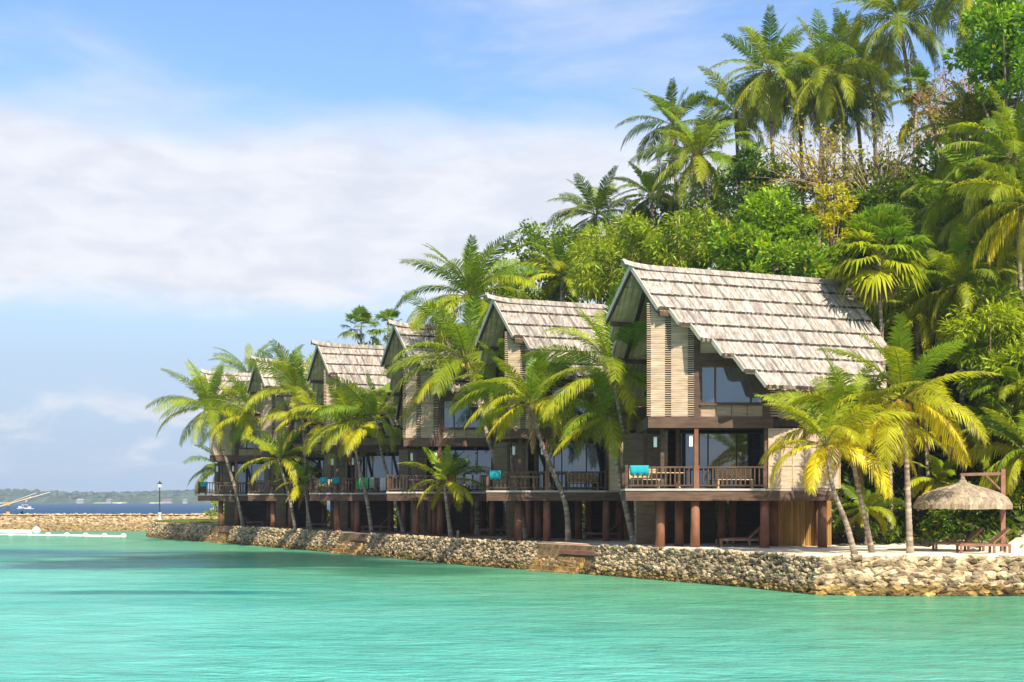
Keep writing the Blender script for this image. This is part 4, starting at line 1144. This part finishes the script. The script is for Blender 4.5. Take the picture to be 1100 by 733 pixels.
bare_shrub('leafless tan shrub with fanned branches and few yellow leaves under the hilltop palms', fork_at(893, 222, 82), fan_tips(824, 900, 140, 196, 82, 26), 501, (.50, .38, .03), 6)
bare_shrub('second dry shrub with pale twigs and some green, right of the fanned one', fork_at(945, 228, 81), fan_tips(880, 1000, 135, 190, 81, 24), 502, (.30, .28, .03), 9)
bare_shrub('tangle of dry branches under the tree in the top right corner', fork_at(1040, 140, 76), fan_tips(1000, 1068, 78, 125, 76, 22), 503, (.34, .20, .08), 6)

# undergrowth carpet on the slope
def undergrowth():
    lv = Leaves(); r = np.random.default_rng(900); n = 0
    while n < 8000:
        s = r.uniform(-22, 75); t = 13.0 + 42 * r.random() ** 1.25
        q = C0 + U * s + NR * t; x, y = q
        if y < 55: continue
        z = hill(x, y)
        if s > 56 and t > 20: continue
        m = 12
        c = np.array([.060, .11, .010]) * (1 - r.random()) + np.array([.17, .22, .016]) * r.random()
        e = sphere_pts(m, r); e[:, 2] = np.abs(e[:, 2])
        k = r.uniform(.4, 1.0)
        pos = np.array([x, y, z]) + e * np.array([.55, .55, .9]) * k
        leaf_quads(lv, pos, e + np.array([0, 0, .3]), .52, .36, c[None] * r.uniform(.65, 1.3, (m, 1)), r, .15)
        n += 1
    o = lv.build('undergrowth', M['leaf']); o['kind'] = 'stuff'; o['label'] = 'dense green undergrowth covering the hillside'
undergrowth()

# stone retaining wall at the foot of the slope
mb = MB(); rng = random.Random(44)
rw = resample([(34, 62.8), (20, 61.8), (15.2, 63.2)], .8)
rubble_wall(rw, 1.6, .35, .42, rng, mb, algae=-5)
for i, v in enumerate(mb.v): mb.v[i] = (v[0], v[1], v[2] + GZ)
tag(mb.build('retaining_wall', M['darkstone']), 'dark mossy stone retaining wall at the foot of the slope behind the pale trunks', 'wall')

# ------------------------------------------------------------------ thatched umbrella and loungers
Yu = 53.2; c = P(1034, 543, Yu)
pc = P(1077, 590, Yu + .3)
root = thing('thatched_umbrella', 'round thatched umbrella hanging from a wooden post and arm on the sand', 'umbrella', (pc[0], pc[1], GZ))
cu = np.array([c[0] - pc[0], -.3, c[2] - GZ])
m = MB(); rr = random.Random(4); n = 64
prof = [(.13, 1.06), (.19, .93), (.50, .82), (.95, .71), (1.4, .54), (1.74, .32), (1.93, .05), (1.92, -.14), (1.78, -.12), (1.2, .25), (.3, .55)]
V = []; FA = []
for j, (rad, z) in enumerate(prof):
    for k in range(n):
        t = 2*math.pi*k/n; w = 1 + (rr.uniform(-.022, .022) if 2 <= j <= 8 else 0)
        zz = z + (rr.uniform(-.03, .02) if 6 <= j <= 7 else rr.uniform(-.015, .015))
        V.append((cu[0] + rad*w*math.cos(t), cu[1] + rad*w*math.sin(t), cu[2] + zz))
for j in range(len(prof) - 1):
    for k in range(n): FA.append((j*n+k, j*n+(k+1) % n, (j+1)*n+(k+1) % n, (j+1)*n+k)[::-1])
FA.append(tuple(range(n)))
cl = []
for j in range(len(prof) - 1):
    for k in range(n):
        q = rr.uniform(.75, 1.15); cl.append((q, q*.98, q*.95))
cl.append((1, 1, 1)); m.add(V, FA, cl)
# loose straws hanging at the rim
for k in range(420):
    t = rr.uniform(0, 6.283); rad = rr.uniform(1.78, 1.90); x, y = cu[0] + rad*math.cos(t), cu[1] + rad*math.sin(t); q = rr.uniform(.6, 1.1)
    z0 = cu[2] + rr.uniform(-.05, .1); w = .022
    m.add([(x - w*math.sin(t), y + w*math.cos(t), z0), (x + w*math.sin(t), y - w*math.cos(t), z0), (x + .05*math.cos(t) + rr.uniform(-.03, .03), y + .05*math.sin(t), z0 - rr.uniform(.08, .17))], [(0, 1, 2)], (q, q*.97, q*.92))
m.build('canopy', M['thatch'], root)
m = MB(); m.box(-.09, .09, -.09, .09, -.4, P(1077, 504, Yu)[2] - GZ); m.build('post', M['teak'], root)
zt = P(1077, 507.5, Yu)[2] - GZ
m = MB(); m.bar((-.09, -.02, zt - .05), (cu[0] - .1, cu[1], zt - .10), .10, .12); m.build('arm', M['teak'], root)
m = MB(); m.bar((-.06, 0, zt - .75), (-.75, -.13, zt - .14), .08, .08); m.build('brace', M['teak'], root)
m = MB(); m.lathe((cu[0], cu[1], cu[2] + .92), [(.09, 0), (.11, .2), (.05, .3)], 8); m.build('finial', M['thatch'], root)

def make_lounger(label, group, cushion=False):
    root = thing('sun_lounger', label, 'sun lounger', (0, 0, 0), group)
    m = MB()
    for y in (-.33, .33): m.box(-1.0, 1.0, y - .035, y + .035, .27, .36)
    m.box(-1.0, -.93, -.295, .295, .27, .355); m.box(.93, 1.0, -.295, .295, .27, .355); m.build('frame', M['teak'], root)
    for x in (-.93, .45, .95):
        for y in (-.33, .33):
            if x == .45 : x = .35
            m = MB(); m.box(x - .045, x + .045, y - .045, y + .045, 0, .268); m.build('leg', M['teak'], root)
    m = MB(); x = -.92
    while x < .28: m.box(x, x + .07, -.29, .29, .352, .39); x += .085
    m.build('seat', M['teak'], root)
    m = MB(); a = math.radians(42); ca, sa = math.cos(a), math.sin(a)
    for k in range(10):
        d = .02 + k * .085
        m.hexa([(.30 + d*ca, -.30, .37 + d*sa), (.30 + (d+.07)*ca, -.30, .37 + (d+.07)*sa), (.30 + (d+.07)*ca, .30, .37 + (d+.07)*sa), (.30 + d*ca, .30, .37 + d*sa),
                (.30 + d*ca - .03*sa, -.30, .37 + d*sa + .03*ca), (.30 + (d+.07)*ca - .03*sa, -.30, .37 + (d+.07)*sa + .03*ca), (.30 + (d+.07)*ca - .03*sa, .30, .37 + (d+.07)*sa + .03*ca), (.30 + d*ca - .03*sa, .30, .37 + d*sa + .03*ca)])
    for y in (-.32, .32): m.bar((.30, y, .37), (.30 + .9*ca, y, .37 + .9*sa), .04, .06)
    m.build('backrest', M['teak'], root)
    for y in (-.25, .25):
        m = MB(); m.bar((.92, y, .34), (.30 + .62*ca, y, .36 + .62*sa), .04, .04)
        m.build('backrest_prop', M['teak'], root)
    return root
lg = make_lounger('brown wooden sun lounger in front, nearer the water under the thatched umbrella', 'sun loungers')
q = P(1056, 595, 51.6); lg.location = (q[0], q[1], GZ + .02); lg.rotation_euler = (0, 0, R(-6))
LO = [(P(1029, 592, 53.4), -8, 'brown wooden sun lounger behind its twin under the thatched umbrella'),
      (P(796, 590, 58.6), -4, 'front sun lounger in the shade beneath the nearest house'),
      (P(808, 588, 60.2), -2, 'rear sun lounger in the shade beneath the nearest house, raised back by the column'),
      (P(647, 584, 69.3), -4, 'sun lounger in the shade beneath the second house'),
      (P(532, 579, 78.5), -4, 'sun lounger beneath the third house beside a brown column'),
      (P(404, 574, 88.5), -4, 'sun lounger beneath the fourth house near the golden bamboo wall'),
      (P(345, 570, 97.8), -4, 'sun lounger beneath the fifth house'),
      (P(272, 566, 107.5), 172, 'sun lounger beneath the farthest house facing the lamp post')]
for q, a, lab in LO:
    c_ = copy_tree(lg); c_.location = (q[0], q[1], GZ + .02); c_.rotation_euler = (0, 0, R(a)); c_['label'] = lab

# ------------------------------------------------------------------ things on the decks
def make_table(label):
    root = thing('deck_table', label, 'table', (0, 0, 0), 'tables on the decks')
    m = MB(); 
    for k in range(6): m.box(-.75, .75, -.36 + k*.12, -.36 + k*.12 + .11, .70, .74)
    m.build('table_top', M['lightwood'], root)
    for x in (-.5, .5):
        for sg in (1, -1):
            m = MB(); m.bar((x + .02*sg, -.32*sg, 0), (x + .02*sg, .32*sg, .70), .045, .07); m.build('leg', M['lightwood'], root)
    return root
def make_bench(label):
    root = thing('deck_bench', label, 'bench', (0, 0, 0), 'benches on the decks')
    m = MB()
    for k in range(4): m.box(-.85, .85, -.26 + k*.13, -.26 + k*.13 + .12, .40, .44)
    m.build('seat', M['lightwood'], root)
    m = MB()
    for k in range(4): m.box(-.85, .85, .27 + .02*k, .31 + .02*k, .50 + k*.11, .59 + k*.11)
    for x in (-.8, .8): m.bar((x, .27, .42), (x, .37, .95), .05, .05)
    m.build('backrest', M['lightwood'], root)
    for x in (-.78, .78):
        for y in (-.2, .2):
            m = MB(); m.box(x - .035, x + .035, y - .035, y + .035, 0, .40); m.build('leg', M['lightwood'], root)
    return root
WHICH = ['nearest', 'second', 'third', 'fourth', 'fifth', 'farthest']
tb = make_table('light wood table with crossed legs behind the rail of the nearest deck'); be = make_bench('light wood bench behind the right half of the nearest deck rail')
DZ = GZ + 2.665
for i, hpz in enumerate(house_pos):
    t_ = tb if i == 0 else copy_tree(tb); t_.location = (hpz[0] + 2.0, hpz[1] + .95, DZ)
    if i: t_['label'] = 'light wood table with crossed legs on the %s deck' % (WHICH[i] + (' house' if i < 5 else ' house'))
    b_ = be if i == 0 else copy_tree(be); b_.location = (hpz[0] + 5.1, hpz[1] + 1.2, DZ)
    if i: b_['label'] = 'light wood bench on the deck of the %s house' % WHICH[i]
    if i not in (0, 3): continue
    b2 = copy_tree(be); b2.location = (hpz[0] + .95, hpz[1] + .85, DZ); b2.scale = (.8, 1, 1)
    b2['label'] = 'short bench at the left corner of the %s deck, beside the table' % WHICH[i]

def towel(label, i, lx, w, h, colr, drop_front=True, name='towel', stripes=None):
    """cloth folded over the deck rail of house i"""
    m = MB(); hx, hy, _ = house_pos[i]; z = GZ + 3.66; rr = random.Random(int(lx * 100) + i)
    n = 8; prof = [(-.085, -h), (-.08, -h * .5), (-.07, -.03), (-.05, .03), (.02, .045), (.085, .03), (.10, -.05), (.105, -h * .55)]
    V = []; FA = []; cl = []
    for j, (dy, dz) in enumerate(prof):
        for k in range(n + 1):
            wv = .036 * math.sin(k * 2.1 + lx * 3 + j * .6) * (1 if j < 3 else .4)
            V.append((w * k / n - w / 2, dy + wv - (.01 if j < 3 else 0), dz + (rr.uniform(-.035, .035) if j in (0, 7) else 0)))
    for j in range(len(prof) - 1):
        for k in range(n):
            FA.append((j*(n+1)+k, j*(n+1)+k+1, (j+1)*(n+1)+k+1, (j+1)*(n+1)+k))
            cl.append(tuple(np.array(colr if not stripes or k % 2 else stripes)))
    m.add(V, FA, cl)
    o = m.build(name, M['cloth'], None, True); o.location = (hx + lx, hy + .02, z)
    sol = o.modifiers.new('thickness', 'SOLIDIFY'); sol.thickness = .012
    tag(o, label, 'towel', 'towels drying on the deck rails'); return o
TEAL = (.015, .30, .33)
towel('turquoise towel over the corner of the nearest deck rail', 0, .62, .85, .40, TEAL)
towel('turquoise towel over the left end of the second deck rail', 1, .45, .62, .42, TEAL)
towel('pale lilac towel, leftmost of the row hanging on the third deck rail', 2, 4.35, .42, .62, (.62, .60, .76))
towel('white towel in the middle of the row on the third deck rail', 2, 4.9, .40, .64, (.78, .78, .84))
towel('white towel beside the second house corner on the third deck rail', 2, 5.4, .42, .62, (.72, .72, .82))
towel('small orange cloth on the third deck rail', 2, 3.9, .34, .5, (.75, .14, .03))
towel('bright green towel on the fourth deck rail', 3, 3.55, .78, .72, (.10, .58, .20))
towel('grey green cloth right beside the bright green towel', 3, 4.2, .34, .70, (.40, .50, .40))
towel('long white towel on the fourth deck rail near the dark slim trunk', 3, 4.95, .42, .85, (.74, .75, .80))
towel('teal cloth on the fourth deck rail, left of another teal cloth', 3, .95, .5, .38, TEAL)
towel('teal cloth on the fourth deck rail between a teal cloth and the green towel', 3, 1.75, .5, .38, TEAL)
towel('teal cloth over the left end of the farthest deck rail', 5, .5, .55, .36, TEAL)

# short stump beside the small palm
q = P(492, 577, 75); m = MB(); m.lathe((0, 0, -.05), [(.10, 0), (.09, .25), (.085, .4), (.05, .44)], 8)
o = m.build('stump', M['stone'], None, True); o.location = (q[0], q[1], GZ); tag(o, 'short grey stump beside the small low palm', 'stump')

# ------------------------------------------------------------------ far shore
def far_island():
    r = np.random.default_rng(31); m = MB(); n = 420
    xs = np.linspace(-1500, 1500, n); 
    prof = [(0, 0.3), (14, 2), (30, 11), (120, 17), (420, 21), (800, 10)]
    V = []; FA = []; cl = []
    base = 20 + 4 * np.sin(xs * .0045 + 1) + 3 * np.sin(xs * .011) 
    for j, (dy, z) in enumerate(prof):
        for i in range(n):
            k = base[i] / 20; bump_ = r.uniform(-1, 1) * (1.6 if j >= 2 else .2) + (r.random() < .08) * r.uniform(0, 3) * (j >= 3)
            V.append((xs[i] + r.uniform(-1, 1), 1850 + dy + 30 * math.sin(xs[i] * .006) + r.uniform(-3, 3), (z * k + bump_) if j else -1))
    for j in range(len(prof) - 1):
        for i in range(n - 1):
            FA.append((j*n+i, j*n+i+1, (j+1)*n+i+1, (j+1)*n+i)); q = r.uniform(.7, 1.4)
            cl.append((8.5*q, 6.8*q, 8.0*q) if j == 0 and (math.sin(xs[i]*.03) + math.sin(xs[i]*.071) > .35) else (q, q, q))
    m.add(V, FA, cl)
    # individual crowns along the skyline
    for i in range(900):
        x = r.uniform(-1100, 300); j = r.random(); dy = 30 + j * 380; z = np.interp(dy, [a for a, b in prof], [b for a, b in prof]) * (20 + 4*math.sin(x*.0045+1) + 3*math.sin(x*.011)) / 20
        s = r.uniform(3, 6.5); q = r.uniform(.6, 1.5)
        m.add(ICOV * np.array([s, s, s * .8]) * r.uniform(.8, 1.2, (len(ICOV), 1)) + np.array([x, 1850 + dy + 30*math.sin(x*.006), z + 1.5]), ICOF, (q, q, q))
    o = m.build('far_forested_island', M['farforest']); o['kind'] = 'structure'
far_island()
HV = ['low white house with orange roof on the far shore, left of the leftmost palm', 'long pale house on the far shore behind the boat prow', 'tiny white house on the far shore right of the lamp post',
      'pale house on the far shore left of the lamp post']
for i, (px, w, wallc, roofc) in enumerate([(181, 26, (.8, .76, .72), (.62, .22, .14)), (82, 20, (.8, .78, .74), (.7, .62, .55)), (201, 12, (.8, .8, .8), (.5, .5, .5)), (115, 14, (.78, .74, .7), (.55, .4, .34))]):
    q = P(px, 541, 1838); root = thing('shore_house', HV[i], 'house', (q[0], q[1] + 30*math.sin(q[0]*.006), 1.2), 'houses on the far shore')
    m = MB(); w *= .5; wallc = tuple(.42*x for x in wallc); roofc = tuple(.45*x for x in roofc); m.box(-w/2, w/2, -4, 4, -2, 3.4, wallc); 
    for k in range(4): m.box(-w/2 + (k+.3)*w/4, -w/2 + (k+.7)*w/4, -4.06, -4.0, .9, 2.4, (.15, .17, .2))
    m.build('wall', M['plain'], root)
    m = MB(); m.add([(-w/2-.6, -4.6, 3.3), (w/2+.6, -4.6, 3.3), (w/2+.6, 4.6, 3.3), (-w/2-.6, 4.6, 3.3), (-w/2+1.2, 0, 5.4), (w/2-1.2, 0, 5.4)], [(0, 1, 5, 4), (2, 3, 4, 5), (1, 2, 5), (3, 0, 4), (3, 2, 1, 0)], roofc); m.build('roof', M['plain'], root)

# boats
def hull(m, L, W, H, tint, bow=.35):
    n = 14; V = []; FA = []
    for i in range(n + 1):
        t = i / n; x = (t - .5) * L; w = W / 2 * math.sin(math.pi * min(1, .12 + t * .95)) ** .6; rise = bow * H * (abs(t - .5) * 2) ** 3
        V += [(x, -w, H + rise), (x, -w * .55, .1 + rise * .5), (x, 0, -.25 + rise * .4), (x, w * .55, .1 + rise * .5), (x, w, H + rise), (x, w * .8, H + rise - .08), (x, -w * .8, H + rise - .08)]
    for i in range(n):
        for k in range(7): FA.append((7*i+k, 7*i+(k+1) % 7, 7*i+7+(k+1) % 7, 7*i+7+k))
    FA += [tuple(range(7))[::-1], tuple(7*n + k for k in range(7))]
    m.add(V, FA, tint)
q = P(-14, 552, 160)
root = thing('outrigger_boat', 'pale outrigger boat with long raised prow poles moored behind the breakwater', 'boat', (q[0], q[1], 0))
m = MB(); hull(m, 9, 1.3, 1.0, (.75, .7, .62), 1.2); m.build('hull', M['plain'], root, True)
pa = P(-2, 545, 160) - np.array([q[0], q[1], 0]); pb = P(54, 529, 159) - np.array([q[0], q[1], 0])
m = MB(); m.tube([pa - (pb - pa) * .45, pa, pb], [.14, .12, .06], 6, (.40, .34, .27)); m.tube([pa + (0, .7, .1), pa * .3 + pb * .7 + (0, .7, .5)], [.10, .05], 6, (.40, .34, .27)); m.build('prow_pole', M['plain'], root, True)
for k in (0.15, .5):
    a_ = pa * (1 - k) + pb * k; m = MB(); m.bar(a_ + (.4, -.6, -.25), a_ + (.3, 1.3, .35), .1, .1, (.6, .5, .4)); m.build('crossbar', M['plain'], root)
m = MB(); m.tube([(3.2, -2.2, .1), (-3.5, -2.2, .12)], .12, 6, (.8, .75, .65)); m.tube([(2, 0, 1.0), (2, -2.2, .15)], .06, 5, (.6, .5, .4)); m.tube([(-2, 0, 1.0), (-2, -2.2, .15)], .06, 5, (.6, .5, .4)); m.build('outrigger', M['plain'], root)
q = P(8.5, 551.5, 150.5); root = thing('marker_post', 'short dark marker post with orange top standing on the breakwater', 'post', (q[0], q[1], 1.8))
m = MB(); m.lathe((0, 0, 0), [(.14, 0), (.12, .35), (.12, 1.05)], 8, (.07, .07, .10)); m.build('pole', M['plain'], root)
m = MB(); m.lathe((0, 0, 0), [(.19, 0), (.19, .3), (.15, .34)], 8, (.85, .30, .08)); m.build('collar', M['plain'], root)
m = MB(); m.lathe((0, 0, 1.05), [(.17, 0), (.22, .08), (.20, .28), (.08, .38)], 8, (.85, .30, .08)); m.build('cap', M['plain'], root)
q = P(27, 547, 560); root = thing('outrigger_boat', 'small white covered boat far out on the blue sea', 'boat', (q[0], q[1], 0), None, R(65))
m = MB(); hull(m, 7, 1.4, .7, (.8, .8, .8), .8); m.build('hull', M['plain'], root)
m = MB(); m.box(-1.6, 1.2, -.6, .6, 1.7, 1.82, (.8, .82, .85))
for x in (-1.5, 1.1):
    for y in (-.5, .5): m.box(x - .05, x + .05, y - .05, y + .05, .6, 1.7, (.5, .5, .5))
m.build('canopy', M['plain'], root)
m = MB(); m.box(-.8, .4, -.4, .4, .6, 1.4, (.2, .06, .05)); m.build('cabin', M['plain'], root)
for y in (-2.2, 2.2):
    m = MB(); m.tube([(-2.6, y, .1), (2.8, y, .1)], .10, 6, (.85, .85, .85))
    for x in (-1.3, 1.4): m.tube([(x, 0, .75), (x, y, .12)], .05, 5, (.7, .7, .7))
    m.build('outrigger', M['plain'], root)
q = P(314, 553, 185); root = thing('motor_boat', 'white and red motor boat moored beyond the point, seen between the columns', 'boat', (q[0], q[1], 0))
m = MB(); hull(m, 7, 2.0, .9, (.75, .76, .8), .5); m.build('hull', M['plain'], root)
m = MB(); m.box(-1.8, 1.2, -.7, .7, .95, 1.5, (.8, .8, .82)); m.box(-1.6, 1.0, -.72, .72, 1.15, 1.38, (.06, .09, .14)); m.build('cabin', M['plain'], root)
m = MB(); m.box(-2.2, 2.0, -1.01, -.93, .62, .78, (.65, .1, .08)); m.build('stripe', M['plain'], root)

# ------------------------------------------------------------------ sky, sun, air, camera
sun_dir = np.array([.27, -.63, .74]); sun_dir /= np.linalg.norm(sun_dir)
el = math.asin(sun_dir[2]); rot = math.atan2(sun_dir[0], sun_dir[1])
sl = bpy.data.lights.new('sun', 'SUN'); sl.energy = 5.0; sl.angle = R(.53); sl.color = (1, .93, .80)
so = bpy.data.objects.new('sun', sl); col.objects.link(so)
from mathutils import Vector
so.rotation_euler = Vector(tuple(-sun_dir)).to_track_quat('-Z', 'Y').to_euler()

w = bpy.data.worlds.new('World'); scene.world = w; w.use_nodes = True
nt = w.node_tree; nt.nodes.clear(); L = nt.links
sky = N(nt, 'ShaderNodeTexSky', sky_type='NISHITA', sun_disc=False, sun_elevation=el, sun_rotation=rot, air_density=1.0, dust_density=.6, ozone_density=2.0)
tc = N(nt, 'ShaderNodeTexCoord'); sx = N(nt, 'ShaderNodeSeparateXYZ'); L.new(tc.outputs['Generated'], sx.inputs[0])
x, y, z = sx.outputs
hyp = math_(nt, 'SQRT', math_(nt, 'ADD', math_(nt, 'MULTIPLY', x, x), math_(nt, 'MULTIPLY', y, y)))
e = math_(nt, 'DIVIDE', z, math_(nt, 'MAXIMUM', hyp, .001))
az = math_(nt, 'ARCTAN2', x, y)
cv = N(nt, 'ShaderNodeCombineXYZ'); L.new(az, cv.inputs[0]); L.new(e, cv.inputs[1])
def an(sx_, sy_, loc=(0, 0, 0), d=5, r=.55, dist=0): return noise(nt, mapping(nt, cv.outputs[0], (sx_, sy_, 1), (0, 0, 0), loc), 1, d, r, dist)
nA = an(5, 16, (1.3, .2, 0), 6, .55, .4); nB = an(14, 40, (3.1, 5.2, 0), 5, .6, .3); nC = an(3.2, 9, (7.7, 2.2, 0), 5, .6, .6)
ed = math_(nt, 'ADD', e, math_(nt, 'MULTIPLY', math_(nt, 'ADD', nA, -.5), .085))
ed = math_(nt, 'ADD', ed, math_(nt, 'MULTIPLY', math_(nt, 'ADD', nB, -.5), .022))
band = math_(nt, 'MULTIPLY', smooth(nt, ed, .128, .168), math_(nt, 'SUBTRACT', 1, smooth(nt, ed, .262, .318)))
wisp = math_(nt, 'MULTIPLY', smooth(nt, nC, .42, .72), smooth(nt, e, .26, .34))
wisp = math_(nt, 'MULTIPLY', wisp, math_(nt, 'MULTIPLY_ADD', nB, .6, .25))
low = math_(nt, 'MULTIPLY', smooth(nt, an(11, 30, (.4, 9.3, 0), 5, .6, .4), .47, .66), math_(nt, 'MULTIPLY', smooth(nt, e, .015, .03), math_(nt, 'SUBTRACT', 1, smooth(nt, e, .06, .10))))
hz = math_(nt, 'SUBTRACT', 1, smooth(nt, e, .10, .24))
skyc = sky.outputs[0]
dim = mixc(nt, 1.0, skyc, (.76, .86, .98), 'MULTIPLY')
cloudc = mixc(nt, smooth(nt, nB, .3, .7), (3.25, 3.34, 3.64), (3.92, 3.95, 4.08))
lowc = mixc(nt, smooth(nt, e, .0, .13), (2.0, 2.52, 3.2), (2.30, 2.95, 3.75))
c = mixc(nt, math_(nt, 'MULTIPLY', hz, .95), dim, lowc)
c = mixc(nt, math_(nt, 'MULTIPLY', wisp, .75), c, cloudc)
c = mixc(nt, math_(nt, 'MULTIPLY', band, .93), c, cloudc)
c = mixc(nt, math_(nt, 'MULTIPLY', low, .85), c, cloudc)
bg = N(nt, 'ShaderNodeBackground'); L.new(c, bg.inputs[0]); bg.inputs[1].default_value = .135
o = N(nt, 'ShaderNodeOutputWorld'); L.new(bg.outputs[0], o.inputs[0])

HAZE = True
if HAZE:
    m = MB(); m.box(-3200, 3200, -60, 3400, -3, 62)
    hm = bpy.data.materials.new('sea_haze'); nt, nn, L = nodes(hm)
    pv = N(nt, 'ShaderNodeVolumePrincipled'); pv.inputs['Color'].default_value = (.72, .84, 1, 1); pv.inputs['Density'].default_value = .00024; pv.inputs['Anisotropy'].default_value = .2
    o = N(nt, 'ShaderNodeOutputMaterial'); L.new(pv.outputs[0], o.inputs['Volume'])
    h = m.build('haze', hm); h['kind'] = 'stuff'; h['label'] = 'thin sea haze'

cam = bpy.data.cameras.new('camera'); co = bpy.data.objects.new('camera', cam); col.objects.link(co)
co.location = (0, 0, EYE); co.rotation_euler = (R(90), 0, 0)
cam.sensor_width = 36; cam.lens = 45; cam.shift_y = (HY - 366.5) / 1100; cam.clip_end = 20000; cam.clip_start = .1
scene.camera = co
vs = scene.view_settings
scene.display_settings.display_device = 'sRGB'
vs.view_transform = 'Standard'; vs.look = 'None'; vs.gamma = 1; vs.use_curve_mapping = False; vs.exposure = 0.86
scene.cycles.max_bounces = 8; scene.cycles.transmission_bounces = 4; scene.cycles.volume_bounces = 0
scene.cycles.use_denoising = True
